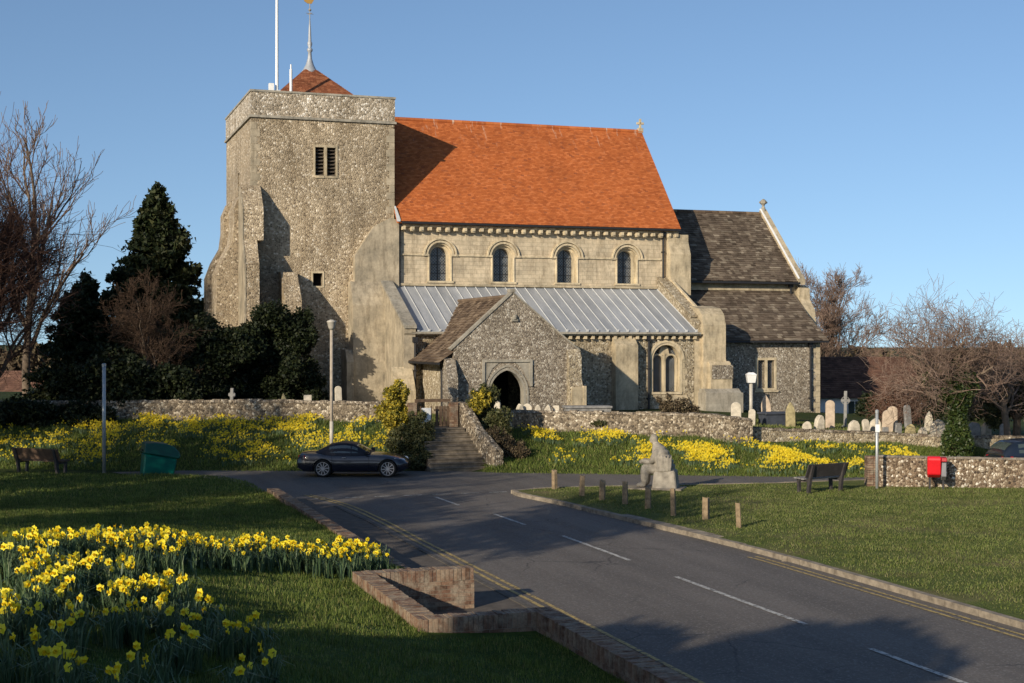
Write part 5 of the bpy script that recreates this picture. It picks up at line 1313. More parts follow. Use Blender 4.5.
# ------------------------------------------------------------------ seated stone figure
M_['statue'] = simple('statue_stone', (.26, .235, .195), .9, .2, 0, .4, 4)
def statue():
    t = empty('stone_statue', (4.8, 45.7, .1), R(-14), 'weathered grey stone carving of a hunched seated figure on a block', 'statue')
    mb = MB()
    def ell(cx, cy, cz, rx, ry, rz_, M=None):
        base = len(mb.v); k1, k2 = 10, 14
        vs = []
        for i in range(k1 + 1):
            ph = math.pi * i / k1
            for j in range(k2):
                th_ = 2 * math.pi * j / k2
                v = Vector((rx * math.sin(ph) * math.cos(th_), ry * math.sin(ph) * math.sin(th_), rz_ * math.cos(ph)))
                if M is not None: v = M @ v
                vs.append((cx + v.x, cy + v.y, cz + v.z))
        fs = [(i * k2 + j, i * k2 + (j + 1) % k2, (i + 1) * k2 + (j + 1) % k2, (i + 1) * k2 + j) for i in range(k1) for j in range(k2)]
        mb.add(vs, fs)
    RY = lambda a: Matrix.Rotation(R(a), 3, 'Y')
    # draped torso, wide at the seat, leaning towards the knees (facing -x)
    for k, (x, z, rx, ry) in enumerate([(.14, .62, .42, .42), (.14, .75, .41, .40), (.11, .9, .38, .38), (.08, 1.05, .34, .36), (.05, 1.18, .30, .35), (.0, 1.3, .24, .31), (-.05, 1.38, .17, .22)]):
        ell(x, 0, z, rx, ry, .13)
    ell(-.12, 0, 1.5, .10, .09, .16)                          # neck
    ell(-.16, 0, 1.63, .135, .12, .16, RY(-15)); ell(-.29, 0, 1.60, .035, .03, .05)   # head, nose
    ell(-.24, 0, 1.53, .07, .07, .05)                         # jaw
    for s in (-1, 1):
        ell(-.20, s * .17, .70, .34, .13, .13, RY(4))         # thighs
        ell(-.47, s * .17, .45, .12, .12, .34, RY(-4))        # shins
        ell(-.56, s * .17, .12, .17, .09, .08)                # feet
        ell(-.12, s * .31, 1.06, .11, .10, .26, RY(24))       # upper arms
        ell(-.36, s * .22, .88, .24, .085, .08, RY(12))       # forearms on the lap
        ell(-.55, s * .10, .87, .10, .07, .07)
    for j in range(6): ell(-.02 + j * .09, -.37 + .02 * (j % 2), .86, .035, .04, .30, RY(-6 + j * 2))
    ell(-.2, 0, .62, .34, .3, .16, RY(4)); ell(-.42, 0, .4, .14, .26, .3, RY(-4))
    o = mb.build('figure', M_['statue'], t)
    m = o.modifiers.new('r', 'REMESH'); m.mode = 'VOXEL'; m.voxel_size = .028; m.use_smooth_shade = True
    m = o.modifiers.new('s', 'SMOOTH'); m.iterations = 2; m.factor = .5
    mb = MB(); mb.hexa([(-.18, -.42, 0), (.62, -.42, 0), (.62, .42, 0), (-.18, .42, 0), (-.12, -.38, .58), (.56, -.38, .62), (.56, .38, .62), (-.12, .38, .58)])
    mb.build('seat_block', M_['statue'], t, bevel=.04)
    mb = MB(); mb.prism_z([(-1.1, -.55), (.8, -.6), (.85, .5), (-1.0, .55)], -.08, .05); mb.build('base_slab', M_['kerb'], t, bevel=.02)
statue()

# ------------------------------------------------------------------ cars
def loft(mb, secs, mi=0, close=True):
    k = len(secs[0]); base = len(mb.v)
    for s_ in secs: mb.v.extend(s_)
    for i in range(len(secs) - 1):
        for j in range(k):
            j2 = (j + 1) % k
            mb.f.append((base + i * k + j, base + i * k + j2, base + (i + 1) * k + j2, base + (i + 1) * k + j)); mb.m.append(mi)
    mb.f.append(tuple(base + j for j in range(k))); mb.m.append(mi)
    mb.f.append(tuple(base + (len(secs) - 1) * k + j for j in range(k - 1, -1, -1))); mb.m.append(mi)
def car_paint(name, col):
    m, nt, b = mat(name, .28, .5); b.inputs['Base Color'].default_value = (*col, 1); b.inputs['Coat Weight'].default_value = .8; b.inputs['Coat Roughness'].default_value = .06; return m
M_['car_glass'] = simple('car_glass', (.05, .065, .06), .05, .9, 0, .05)  # greenish reflection on the side windows is put into this lighter base colour
M_['rubber'] = simple('tyre_rubber', (.018, .018, .018), .85, .2)
M_['alloy'] = simple('alloy_rim', (.55, .55, .57), .3, .6, .8, .05)
M_['red_lens'] = simple('red_lens', (.35, .01, .015), .2, .6)
M_['clear_lens'] = simple('clear_lens', (.5, .52, .55), .12, .7, .2)
def make_car(x, y, z, rz, label, paint, tops, cab, wb, wr, W=.86, roofm=None, cat='car', name='parked_car'):
    """tops: (x, z_top, halfwidth); cab: (x, z, halfwidth); front is +x"""
    t = empty(name, (x, y, z), rz, label, cat)
    zb = .19; secs = []
    xs_c = np.linspace(tops[0][0], tops[-1][0], 34)
    T = lambda q, i: float(np.interp(q, [p[0] for p in tops], [p[i] for p in tops]))
    for q in xs_c:
        q = float(q); zt, w = T(q, 1), T(q, 2)
        end = min(1, min(q - tops[0][0], tops[-1][0] - q) / .25); lo = zb + (1 - end) * .12
        half = [(w * .80, lo), (w * .95, lo + .05), (w, lo + .2), (w * 1.0, .5), (w * .985, zt - .16), (w * .93, zt - .06), (w * .8, zt - .015), (w * .45, zt + .02), (0, zt + .03)]
        secs.append([(q, -a, b) for a, b in half] + [(q, a, b) for a, b in half[-2::-1]])
    mb = MB(); loft(mb, secs); body = mb.build('body', paint, t)
    c = MB()
    for wx in wb:
        n = 24; vs = [(wx + (wr + .05) * math.cos(2 * math.pi * k / n), wr + (wr + .05) * math.sin(2 * math.pi * k / n)) for k in range(n)]
        c.prism_y(vs, -W - .2, -W + .24); c.prism_y(vs, W - .24, W + .2)
    body.parent = None; cut(body, c); body.parent = t
    body.data.polygons.foreach_set('use_smooth', [True] * len(body.data.polygons))
    ms = body.modifiers.new('e', 'EDGE_SPLIT'); ms.split_angle = R(38)
    # cabin: roof shell over a glasshouse
    secs = []; gs = []
    C_ = lambda q, i: float(np.interp(q, [p[0] for p in cab], [p[i] for p in cab]))
    for q in np.linspace(cab[0][0], cab[-1][0], 18):
        q = float(q); zt = C_(q, 1); w = C_(q, 2); b0 = T(q, 1) - .06; hh = zt - b0; wb_ = T(q, 2) * .90
        half = [(wb_, b0), (wb_ * .5 + w * .5, b0 + hh * .5), (w, b0 + hh * .82), (w * .9, b0 + hh * .95), (w * .5, zt), (0, zt + .012)]
        gs.append([(q, -a, b) for a, b in half] + [(q, a, b) for a, b in half[-2::-1]])
    mb = MB(); loft(mb, gs); gl = mb.build('cabin', roofm or paint, t, smooth=True)
    ms = gl.modifiers.new('e', 'EDGE_SPLIT'); ms.split_angle = R(38)
    # side glass panels lie just proud of the cabin sides; windscreen and rear screen likewise
    def sideglass(q0, q1, sgn):
        mb = MB(); n = 8; lo = []; hi = []
        for i in range(n + 1):
            q = q0 + (q1 - q0) * i / n; zt = C_(q, 1); w = C_(q, 2); b0 = T(q, 1) - .06; hh = zt - b0; wb_ = T(q, 2) * .90
            if hh < .12: continue
            f0 = min(.7, .11 / hh); f1 = .80
            y0 = wb_ + (w - wb_) * (f0 / .82) + .012; y1 = w + (wb_ - w) * (1 - f1 / .82) + .012
            lo.append((q, sgn * y0, b0 + hh * f0)); hi.append((q, sgn * y1, b0 + hh * f1))
        n = len(lo); v = lo + hi
        mb.add(v, [(i, i + 1, n + i + 1, n + i) for i in range(n - 1)]); mb.build('side_window', M_['car_glass'], t)
    L0, L1 = cab[0][0], cab[-1][0]
    for sgn in (-1, 1):
        for q0, q1 in cab_glass: sideglass(q0, q1, sgn)
    def screen(xa, xb, nm):
        mb = MB(); v = []
        for q in np.linspace(xa, xb, 5):
            q = float(q); zt = C_(q, 1); w = C_(q, 2)
            v.append([(q + (.01 if nm == 'windscreen' else -.01), f * w * .86, zt + .018 - .03 * f * f) for f in (-1, -.5, 0, .5, 1)])
        for i in range(4):
            for j in range(4): mb.add([v[i][j], v[i][j + 1], v[i + 1][j + 1], v[i + 1][j]], [(0, 1, 2, 3)])
        mb.build(nm, M_['car_glass'], t)
    screen(cab_front[0], cab_front[1], 'windscreen'); screen(cab_rear[0], cab_rear[1], 'rear_window')
    for wx in wb:
        for sgn in (-1, 1):
            w = empty('wheel', (wx, sgn * (W - .11), wr)); w.parent = t
            mb = MB(); k = 24
            prof = [(wr * .76, -.09), (wr * .92, -.1), (wr, -.07), (wr, .07), (wr * .92, .1), (wr * .76, .09)]
            for i in range(k):
                for j in range(len(prof)):
                    pass
            vs = []; n = len(prof)
            for i in range(k):
                a = 2 * math.pi * i / k
                vs += [(r_ * math.cos(a), yy, r_ * math.sin(a)) for r_, yy in prof]
            fs = [(i * n + j, i * n + (j + 1) % n, ((i + 1) % k) * n + (j + 1) % n, ((i + 1) % k) * n + j) for i in range(k) for j in range(n)]
            mb.add(vs, fs); mb.build('tyre', M_['rubber'], w, smooth=True)
            mb = MB()
            for i in range(k):
                a0, a1 = 2 * math.pi * i / k, 2 * math.pi * (i + 1) / k
                for r0_, r1_ in ((wr * .70, wr * .78),):
                    mb.hexa([(r0_ * math.cos(a0), -.08, r0_ * math.sin(a0)), (r1_ * math.cos(a0), -.08, r1_ * math.sin(a0)), (r1_ * math.cos(a0), .08, r1_ * math.sin(a0)), (r0_ * math.cos(a0), .08, r0_ * math.sin(a0)),
                             (r0_ * math.cos(a1), -.08, r0_ * math.sin(a1)), (r1_ * math.cos(a1), -.08, r1_ * math.sin(a1)), (r1_ * math.cos(a1), .08, r1_ * math.sin(a1)), (r0_ * math.cos(a1), .08, r0_ * math.sin(a1))])
            for i in range(10):
                a = 2 * math.pi * i / 10 + .1; ca, sa = math.cos(a), math.sin(a); px_, pz_ = -sa * .014, ca * .014
                yy = sgn * .06
                mb.hexa([(px_, yy - .012, pz_), (ca * wr * .73 + px_, yy - .012, sa * wr * .73 + pz_), (ca * wr * .73 - px_, yy - .012, sa * wr * .73 - pz_), (-px_, yy - .012, -pz_),
                         (px_, yy + .012, pz_), (ca * wr * .73 + px_, yy + .012, sa * wr * .73 + pz_), (ca * wr * .73 - px_, yy + .012, sa * wr * .73 - pz_), (-px_, yy + .012, -pz_)])
            mb.tube([(0, sgn * .03, 0), (0, sgn * .08, 0)], .045, 10)
            mb.build('rim', M_['alloy'], w)
            mb = MB(); mb.tube([(0, -.02, 0), (0, .02, 0)], wr * .69, 20); mb.build('brake_disc', M_['dark_iron'], w)
    xr, xf = tops[0][0], tops[-1][0]
    for sgn in (-1, 1):
        mb = MB(); mb.hexa([(xr + .02, sgn * .52, T(xr + .1, 1) - .24), (xr + .30, sgn * (W - .045), T(xr + .1, 1) - .22), (xr + .30, sgn * (W - .2), T(xr + .1, 1) - .22), (xr + .06, sgn * .4, T(xr + .1, 1) - .24),
                             (xr + .01, sgn * .52, T(xr + .1, 1) - .08), (xr + .30, sgn * (W - .045), T(xr + .1, 1) - .06), (xr + .30, sgn * (W - .2), T(xr + .1, 1) - .05), (xr + .06, sgn * .4, T(xr + .1, 1) - .06)])
        mb.build('tail_light', M_['red_lens'], t)
        mb = MB(); mb.hexa([(xf - .05, sgn * .5, .52), (xf - .42, sgn * (W - .06), .56), (xf - .42, sgn * (W - .2), .56), (xf - .2, sgn * .45, .52),
                             (xf - .12, sgn * .5, .66), (xf - .46, sgn * (W - .07), .70), (xf - .46, sgn * (W - .2), .72), (xf - .25, sgn * .45, .68)])
        mb.build('headlight', M_['clear_lens'], t)
        mb = MB(); mx = cab_front[0] + .42; mb.box(mx - .07, mx + .07, sgn * (W + .02) - .07, sgn * (W + .02) + .07, T(mx, 1) - .0, T(mx, 1) + .13); mb.build('door_mirror', paint, t, bevel=.02)
        mb = MB(); mb.box(-.35, -.2, sgn * (W + .0) - .012, sgn * (W + .0) + .012, .70, .725); mb.build('door_handle', M_['alloy'], t)
        mb = MB(); mb.box(-.72, -.713, sgn * (W + .001) - .004, sgn * (W + .001) + .004, .3, .8); mb.box(.62, .627, sgn * (W + .001) - .004, sgn * (W + .001) + .004, .3, .78); mb.build('door_gap', M_['dark'], t)
    return t
cab_glass = [(-.84, -.05), (-.01, .2)]; cab_front = (.14, .58); cab_rear = (-1.2, -.84)
make_car(-5.75, 51.25, 0, R(-2), 'dark blue two-seat coupe with silver wheels parked at the foot of the daffodil bank', car_paint('dark_blue_paint', (.003, .004, .012)),
         [(-2.0, .72, .66), (-1.95, .84, .74), (-1.7, .88, .82), (-1.2, .885, .86), (-.7, .83, .85), (0, .82, .86), (.7, .84, .86), (1.2, .82, .87), (1.6, .74, .84), (1.85, .64, .76), (2.0, .52, .62)],
         [(-1.36, .90, .5), (-1.14, 1.02, .56), (-.85, 1.16, .60), (-.5, 1.235, .62), (-.22, 1.245, .62), (.05, 1.19, .62), (.33, 1.04, .64), (.66, .86, .68)], (-1.05, 1.3), .315, .86, simple('black_hood', (.012, .012, .018), .5, .3))
cab_glass = [(-1.45, -.75), (-.68, .15), (.2, .75)]; cab_front = (.55, 1.0); cab_rear = (-1.9, -1.62)
make_car(19.75, 52.0, -.15, R(12), 'dark blue hatchback behind the flint wall at the right edge', car_paint('dark_grey_paint', (.008, .012, .02)),
         [(-2.05, .8, .7), (-1.98, .92, .78), (-1.2, .93, .85), (0, .92, .86), (1.0, .92, .86), (1.5, .84, .84), (1.95, .68, .74), (2.1, .55, .6)],
         [(-2.0, .95, .58), (-1.8, 1.22, .60), (-1.5, 1.40, .62), (-.8, 1.46, .63), (.2, 1.45, .63), (.55, 1.36, .62), (1.15, .94, .68)], (-1.3, 1.3), .31, .86)

# ------------------------------------------------------------------ house beyond the churchyard
hs = empty('tiled_house', (21.3, 84, -1.2), R(4), 'low white-walled house with a long brown tiled roof beyond the churchyard', 'house')
mb = MB(); mb.box(-5.2, 3.4, 0, 6, 0, 2.9); mb.prism_x([(0, 2.9), (6, 2.9), (3, 5.0)], -5.2, 3.4); mb.build('wall', M_['white_paint'], hs)
M_['brown_tile'] = per_island('brown_tile', [(0, (.09, .05, .036)), (.6, (.13, .07, .05)), (1, (.17, .095, .065))], .85, .15, 0, 1.5)
mb = MB(); tiled(mb, (-5.4, -.35, 2.72), (3.6, -.35, 2.72), (-5.4, 3, 5.15), (3.6, 3, 5.15), 22, .3, .03, seed=9); tiled(mb, (3.6, 6.35, 2.72), (-5.4, 6.35, 2.72), (3.6, 3, 5.15), (-5.4, 3, 5.15), 8, .6, .03, seed=10)
mb.build('roof', M_['brown_tile'], hs)
for x0 in (-4.6, -1.2):
    f = MB(); f.box(x0, x0 + 1.3, -.03, .02, 1.4, 2.6); f.box(x0 - .06, x0 + 1.36, -.05, -.03, 1.3, 1.4); wo = f.build('window', M_['white_paint'], hs)
    f = MB()
    for k in range(3): f.box(x0 + .05 + k * .42, x0 + .42 + k * .42, -.045, -.031, 1.47, 2.52)
    f.build('pane', M_['car_glass'], wo)
# far house glimpsed at left through the branches
h2 = empty('brick_house', (-36.5, 100, -3.2), R(-12), 'brown gabled house glimpsed through the branches at far left', 'house')
mb = MB(); mb.box(-4, 4, 0, 6, 0, 3.6); mb.prism_x([(0, 3.6), (6, 3.6), (3, 5.8)], -4, 4); mb.build('wall', M_['brick'], h2)
mb = MB(); tiled(mb, (-4.2, -.3, 3.5), (4.2, -.3, 3.5), (-4.2, 3, 5.95), (4.2, 3, 5.95), 16, .3, .03, seed=12); mb.prism_x([(6.3, 3.5), (3, 5.95), (3, 5.9), (6.2, 3.45)], -4.2, 4.2); mb.build('roof', M_['brown_tile'], h2)

# ------------------------------------------------------------------ daffodils
def daff_variant(seed, h):
    rnd = random.Random(seed)
    lf = MB()
    for i in range(7):
        a = rnd.uniform(0, 6.283); L = h * rnd.uniform(.75, 1.05); r = rnd.uniform(.02, .16); w = .0095
        ca, sa = math.cos(a), math.sin(a); x0, y0 = rnd.uniform(-.03, .03), rnd.uniform(-.03, .03)
        pts = [(x0, y0, 0), (x0 + ca * r * .35, y0 + sa * r * .35, L * .55), (x0 + ca * r, y0 + sa * r, L)]
        if rnd.random() < .3: pts.append((x0 + ca * r * 2.2, y0 + sa * r * 2.2, L * .86))
        vs = []
        for j, p in enumerate(pts):
            ww = w * (1 if j < len(pts) - 1 else .25); vs += [(p[0] - sa * ww, p[1] + ca * ww, p[2]), (p[0] + sa * ww, p[1] - ca * ww, p[2])]
        lf.add(vs, [(2 * j, 2 * j + 1, 2 * j + 3, 2 * j + 2) for j in range(len(pts) - 1)])
    hx, hy = rnd.uniform(-.05, .05), rnd.uniform(-.05, .05)
    az = rnd.gauss(-math.pi / 2 - .5, 1.3); dn = rnd.uniform(-.5, .25)   # faces roughly towards the light
    f = Vector((math.cos(az), math.sin(az), dn)).normalized(); head = Vector((hx, hy, h * rnd.uniform(.98, 1.05)))
    lf.tube([(0, 0, 0), (hx * .7, hy * .7, h * .6), tuple(head - f * .03 + Vector((0, 0, .01))), tuple(head)], [.005, .004, .004, .005], 4)
    fl = MB(); s1 = f.orthogonal().normalized(); s2 = f.cross(s1); r0 = rnd.uniform(0, 1)
    for i in range(6):
        a = r0 + i * math.pi / 3; d = s1 * math.cos(a) + s2 * math.sin(a); e = s1 * -math.sin(a) + s2 * math.cos(a)
        tipf = rnd.uniform(-.008, .012)
        fl.add([tuple(head), tuple(head + d * .028 + e * .024 + f * .004), tuple(head + d * .05 + f * tipf), tuple(head + d * .028 - e * .024 + f * .004)], [(0, 1, 2, 3)], 0)
    k = 7; vs = []
    for r, q in ((.009, .0), (.013, .018), (.0185, .034)):
        for j in range(k):
            a = 2 * math.pi * j / k; vs.append(tuple(head + (s1 * math.cos(a) + s2 * math.sin(a)) * r + f * q))
    fl.add(vs, [(i * k + j, i * k + (j + 1) % k, (i + 1) * k + (j + 1) % k, (i + 1) * k + j) for i in range(2) for j in range(k)], 1)
    return lf, fl
def mb_arrays(mb):
    """triangulated arrays"""
    V = np.array(mb.v, float); T = []; m = []
    for f_, mi in zip(mb.f, mb.m):
        for i in range(1, len(f_) - 1): T.append((f_[0], f_[i], f_[i + 1])); m.append(mi)
    return V, np.array(T), np.array(m)
def scatter(name, variants, pts, mats, seed=0, smin=.85, smax=1.15, parent=None, rot=6.283):
    """one mesh holding many plants; variants: list of (V, T, m)"""
    rs = np.random.RandomState(seed); VV = []; TT = []; MM = []; base = 0
    for p in pts:
        V, T, m = variants[rs.randint(len(variants))]
        a = rs.uniform(-rot / 2, rot / 2); s = rs.uniform(smin, smax); c_, s_ = math.cos(a), math.sin(a)
        W = np.stack([V[:, 0] * c_ - V[:, 1] * s_, V[:, 0] * s_ + V[:, 1] * c_, V[:, 2]], 1) * s + np.array(p)
        VV.append(W); TT.append(T + base); MM.append(m); base += len(V)
    return link(name, np_mesh(name, np.concatenate(VV), np.concatenate(TT), mats, np.concatenate(MM)), parent)
CLUMPS = [(-7.09, 20.95, 0.24, 24), (-7.17, 22.3, 0.13, 8), (-6.86, 22.65, 0.26, 20), (-6.3, 22.4, 0.25, 26), (-6.41, 24.25, 0.27, 18), (-5.8, 22.45, 0.25, 16), (-6.22, 25.3, 0.21, 10), (-5.65, 24.4, 0.27, 16), (-5.55, 25.3, 0.25, 14), (-5.09, 24.55, 0.24, 16), (-4.88, 25.6, 0.25, 18), (-4.76, 26.65, 0.26, 16), (-4.31, 26.25, 0.26, 20), (-3.97, 26.2, 0.25, 16), (-3.63, 26.2, 0.22, 12), (-3.36, 26.15, 0.22, 14), (-3.19, 27.55, 0.27, 22), (-2.86, 27.25, 0.22, 20), (-6.99, 19.3, 0.1, 6), (-6.57, 19.15, 0.11, 8), (-6.27, 17.9, 0.1, 9), (-6.2, 18.8, 0.11, 5), (-6.11, 19.45, 0.11, 4), (-5.82, 19.55, 0.11, 4), (-5.79, 17.55, 0.11, 9), (-5.82, 18.1, 0.09, 5), (-5.81, 18.6, 0.11, 6), (-5.79, 18.85, 0.07, 3), (-5.36, 16.8, 0.07, 6), (-5.74, 15.85, 0.09, 8), (-5.44, 15.3, 0.07, 4), (-5.62, 16.4, 0.05, 2), (-5.27, 15.3, 0.04, 2), (-5.0, 15.95, 0.05, 2), (-4.74, 15.15, 0.05, 3), (-4.73, 14.5, 0.06, 3), (-4.88, 17.2, 0.07, 7), (-4.84, 17.65, 0.09, 9), (-4.74, 18.1, 0.09, 9), (-4.55, 18.1, 0.08, 6), (-4.36, 17.1, 0.07, 4), (-4.56, 15.8, 0.05, 2), (-4.47, 16.2, 0.05, 2), (-4.27, 15.95, 0.03, 1), (-4.1, 16.7, 0.04, 2), (-5.37, 18.95, 0.08, 3), (-5.36, 19.65, 0.08, 5), (-4.71, 19.4, 0.07, 3), (-4.48, 18.9, 0.07, 3), (-3.86, 17.6, 0.09, 4), (-3.76, 16.65, 0.07, 3), (-3.32, 16.35, 0.07, 2), (-3.1, 16.55, 0.07, 3), (-3.57, 15.15, 0.06, 3), (-3.53, 15.45, 0.04, 1), (-3.65, 14.75, 0.03, 1), (-2.74, 14.25, 0.05, 1), (-2.68, 13.6, 0.04, 1), (-2.69, 15.25, 0.04, 1), (-2.49, 14.55, 0.04, 1), (-3.57, 12.75, 0.13, 3), (-4.01, 13.0, 0.09, 3), (-4.81, 13.7, 0.14, 4), (-4.28, 13.25, 0.11, 4), (-3.67, 13.8, 0.12, 3)]
rs = np.random.RandomState(12); dpts = []; lpts = []
for (x, y, r, n) in CLUMPS:
    for _ in range(int(n * 1.9) if n > 9 else int(n * 1.3) + 1): dpts.append((x + rs.normal() * r, y + rs.normal() * r * 1.5))
    for _ in range(int(n * 1.9) + 8): lpts.append((x + rs.normal() * r * 1.5, y + rs.normal() * r * 2.2))
def zlawn(x, y): return float(lawn_z(x, y))
inside = lambda p: w2r(*p)[0] < (-1.15 if w2r(*p)[1] > -.4 else -2.4)
dpts = [p for p in dpts if inside(p)]; lpts = [p for p in lpts if inside(p)]
dpts.sort(key=lambda p: p[1])
NV = 18
dv = [daff_variant(i, .36 + .025 * (i % 4)) for i in range(NV)]
dmesh = [(a.mesh('daffodil_leaves', M_['daff_leaf']), b.mesh('daffodil_flower', [M_['petal'], M_['trumpet']])) for a, b in dv]
for i, (x, y) in enumerate(dpts[:300]):
    k = rs.randint(NV)
    o = bpy.data.objects.new('daffodil', dmesh[k][0]); COL.objects.link(o)
    f = bpy.data.objects.new('flower', dmesh[k][1]); COL.objects.link(f); f.parent = o
    s = rs.uniform(.95, 1.25); o.scale = (s, s, s); o.location = (x, y, zlawn(x, y) - .01); o.rotation_euler = (0, 0, rs.uniform(-.9, .9))
    tag(o, 'yellow trumpet daffodil in the clumps on the near grass bank', 'daffodil', 'daffodils on the near grass bank')
va = []
for a, b in dv:
    V1, T1, m1 = mb_arrays(a); V2, T2, m2 = mb_arrays(b)
    va.append((np.concatenate([V1, V2]), np.concatenate([T1, T2 + len(V1)]), np.concatenate([m1 * 0, m2 + 1])))
o = scatter('daffodil_bed', va, [(x, y, zlawn(x, y) - .01) for x, y in dpts[300:]], [M_['daff_leaf'], M_['petal'], M_['trumpet']], 5, rot=1.8)
tag(o, 'far rows of yellow daffodils on the near grass bank', 'daffodils', kind='stuff')
vl = [mb_arrays(a) for a, b in dv]
for i in range(len(vl)):     # leaves only: drop the stem (last tube)
    V, T, m = vl[i]; keep = T.max(1) < len(V) - 16; vl[i] = (V, T[keep], m[keep])
o = scatter('daffodil_leaves', vl, [(x, y, zlawn(x, y) - .01) for x, y in lpts], [M_['daff_leaf']], 6, .75, 1.05)
tag(o, 'blue-green daffodil leaves between the flowers on the near bank', 'leaves', kind='stuff')

# daffodils on the far bank: clumps of simpler flowers
def simple_daff(seed):
    rnd = random.Random(seed); V = []; T = []; m = []
    def tri(a, b, c, mi): n = len(V); V.extend([a, b, c]); T.append((n, n + 1, n + 2)); m.append(mi)
    for c_ in range(4):
        cx, cy = rnd.gauss(0, .13), rnd.gauss(0, .13); h = rnd.uniform(.26, .4)
        for k in range(4):
            a = rnd.uniform(0, 6.28); r = rnd.uniform(.02, .1); tri((cx - .01, cy, 0), (cx + .012, cy + .004, 0), (cx + r * math.cos(a), cy + r * math.sin(a), h * rnd.uniform(.6, .95)), 0)
        for q in range(1):
            cx2, cy2 = cx + rnd.gauss(0, .03), cy + rnd.gauss(0, .03)
            az = rnd.gauss(-math.pi / 2 - .3, .9); f = Vector((math.cos(az), math.sin(az), .15)).normalized(); s1 = f.orthogonal().normalized(); s2 = f.cross(s1); hd = Vector((cx2, cy2, h + rnd.uniform(-.03, .05)))
            for i in range(5):
                a = i * 2 * math.pi / 5 + q; d = s1 * math.cos(a) + s2 * math.sin(a); e = s1 * math.cos(a + .75) + s2 * math.sin(a + .75)
                tri(tuple(hd), tuple(hd + d * .055), tuple(hd + e * .03), 1)
            for i in range(3):
                a = i * 2.094; d = s1 * math.cos(a) + s2 * math.sin(a); e = s1 * math.cos(a + 2.094) + s2 * math.sin(a + 2.094)
                tri(tuple(hd), tuple(hd + d * .018 + f * .035), tuple(hd + e * .018 + f * .035), 2)
    return np.array(V), np.array(T), np.array(m)
sv = [simple_daff(i) for i in range(8)]
def bank_points(n, x0, x1, dens, seed):
    rs = np.random.RandomState(seed); out = []
    while len(out) < n:
        x = rs.uniform(x0, x1); t = rs.uniform(.04, .97)
        nz = mnoise.noise(Vector((x * .75, t * 3.2, seed))) * .36 + mnoise.noise(Vector((x * 2.6, t * 9, seed))) * .2 + .5
        if rs.uniform() < dens(x, t) * float(ss((nz - .42) / .24)):
            f_ = float(pl(x, FOOT)); w_ = float(pl(x, WALLY)); y = f_ + t * (w_ - f_); out.append((x, y, float(ground_z(x, y)) - .01))
    return out
def densL(x, t):
    d = .9 if t > .62 else .55
    if -8.5 < x < -4.6: d *= .8 if t > .35 else .15
    if t < .12: d *= .15
    return d
def densR(x, t):
    if x < .9: return .12 if .7 < t < .9 else 0
    if x < 4.9: return .8 if .62 < t < .88 else (.12 if .2 < t < .4 else .02)
    if x > 13: return .5 if .4 < t < .7 else .0
    return 1.0 if .22 < t < .68 else .08
o = scatter('daffodil_bank', sv, bank_points(2300, -24, -4.5, densL, 3), [M_['daff_leaf'], M_['petal'], M_['trumpet']], 8, .62, .9, rot=1.6)
tag(o, 'sheets of yellow daffodils on the bank behind the dark car', 'daffodils', kind='stuff')
o = scatter('daffodil_bank', sv, bank_points(1500, .3, 15.5, densR, 9), [M_['daff_leaf'], M_['petal'], M_['trumpet']], 9, .62, .9, rot=1.6)
tag(o, 'band of yellow daffodils on the sunny bank behind the statue', 'daffodils', kind='stuff')

# ------------------------------------------------------------------ grass blades
def blades(name, X, Y, Z, h, w, m, seed=0, label='', lean=.5):
    rs = np.random.RandomState(seed); n = len(X); a = rs.uniform(0, 6.283, n); hh = h * rs.uniform(.5, 1.3, n); ww = w * rs.uniform(.7, 1.3, n)
    b = rs.uniform(0, 6.283, n); l = hh * rs.uniform(0, lean, n)
    P = np.stack([X, Y, Z], 1); s = np.stack([np.cos(a) * ww, np.sin(a) * ww, 0 * a], 1)
    tip = P + np.stack([np.cos(b) * l, np.sin(b) * l, hh], 1)
    o = link(name, np_mesh(name, np.stack([P - s, P + s, tip], 1), np.arange(3 * n), m)); return tag(o, label, 'grass', kind='stuff')
rs = np.random.RandomState(77)
n = 330000
b = -16 + 34 * rs.uniform(size=n) ** 1.5; a = -.1 - 11 * rs.uniform(size=n) ** 1.15
a = np.where(b > .05, a - .85, np.where(b > -5, a - 2.0, a - .25))
X = RDO[0] + a * UX + b * VX; Y = RDO[1] + a * UY + b * VY
def patch(x, y, k=1.0):
    x = x * k; y = y * k
    return (np.sin(1.7 * x + 2.1 * np.sin(.9 * y)) * np.sin(2.3 * y + 1.4 * np.sin(1.3 * x)) + .6 * np.sin(4.1 * x + 1.3 * y) * np.sin(3.7 * y - 1.9 * x)) / 1.6
blades('lawn_grass', X, Y, lawn_z(X, Y) - .005, .066 * (1 + .75 * patch(X, Y, 1.6)), .0055, M_['blade'], 3, 'long soft grass on the near bank and lawn')
n = 60000
X = rs.uniform(-16, -5, n); Y = rs.uniform(40, 53, n); a, b = w2r(X, Y)
ok = a < pl(b, LEDGE) - .15
X, Y = X[ok], Y[ok]
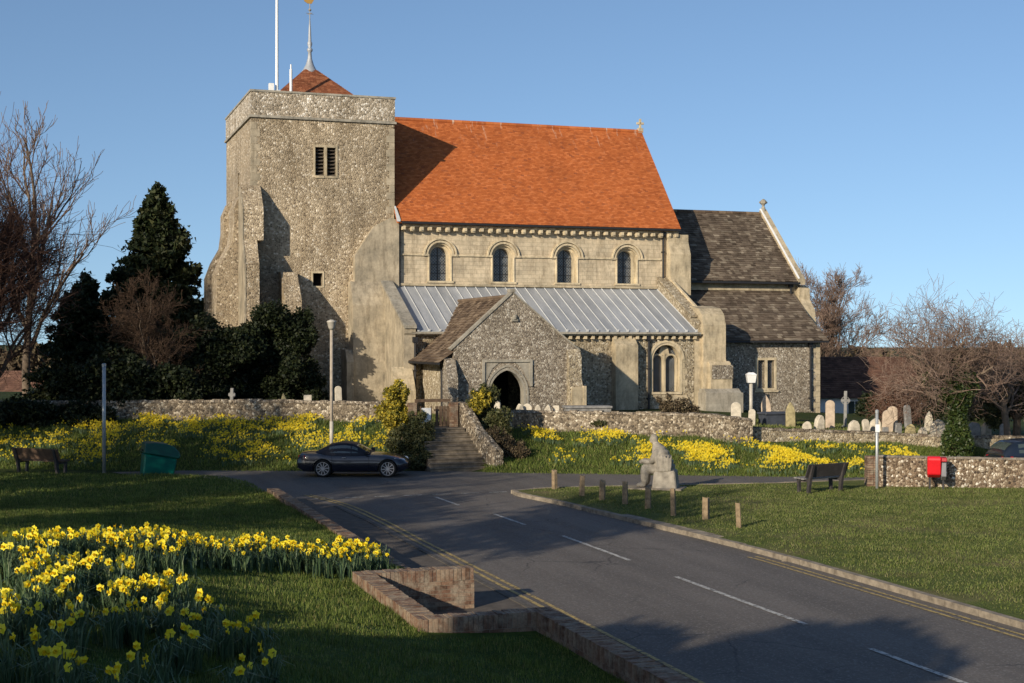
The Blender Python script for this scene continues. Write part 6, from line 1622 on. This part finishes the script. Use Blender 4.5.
n2 = 90000; b2 = rs.uniform(10, 30, n2); a2 = -.9 - 15 * rs.uniform(size=n2); ok = a2 < pl(b2, [(q[0], q[1]) for q in LEDGE]) - .1; a2, b2 = a2[ok], b2[ok]
X = RDO[0] + a2 * UX + b2 * VX; Y = RDO[1] + a2 * UY + b2 * VY
fe = np.clip(1 - (b2 - 17) / 14, .0, 1)
blades('far_lawn_grass', X, Y, lawn_z(X, Y) - .01, .085, .011, M_['blade'], 13, 'long grass on the far part of the lawn', .8)
# bank rough grass
n = 130000
X = rs.uniform(-25, 19, n); t_ = rs.uniform(-.03, 1, n); f_ = pl(X, FOOT); w_ = pl(X, WALLY)
Y = f_ + t_ * (w_ - f_); ok = ~((X > -4.2) & (X < -1.1) & (Y < 56.5)); X, Y = X[ok], Y[ok]
blades('bank_grass', X, Y, ground_z(X, Y) - .02, .14, .014, M_['blade'], 4, 'rough tussocky grass on the bank below the churchyard wall', .7)
n = 210000
X = rs.uniform(.3, 20, n); Y = rs.uniform(23, 48.5, n); a, b = w2r(X, Y)
edge_ = np.interp(b, [-5, 3, 6, 8.6, 11.3, 14.4, 17.9], [8.6, 8.45, 8.35, 8.1, 7.8, 7.5, 7.3])
far_ = np.interp(X, [0, .7, 1.7, 4.2, 8.35, 12, 20], [45, 45.5, 46.1, 46.6, 47.3, 46.4, 45.4])
worn = np.clip(1 - (a - edge_) / 1.3, 0, 1)
ok = (a > edge_ + .1) & (Y < far_ - .1) & (rs.uniform(size=n) > worn * .75 + .55 * (patch(X, Y, .55) > .42)); X, Y = X[ok], Y[ok]
blades('green_grass', X, Y, 0 * X + .098, .05 * (1 + .6 * patch(X, Y, 1.1)), .009, M_['blade_light'], 5, 'short mown grass of the green', .8)
n = 26000
X = rs.uniform(-14, 21, n); Y = rs.uniform(57.5, 64, n); ok = Y > pl(X, WALLY) + .3; X, Y = X[ok], Y[ok]
blades('churchyard_grass', X, Y, ground_z(X, Y) - .01, .1, .015, M_['blade_light'], 6, 'rough grass round the gravestones', .7)
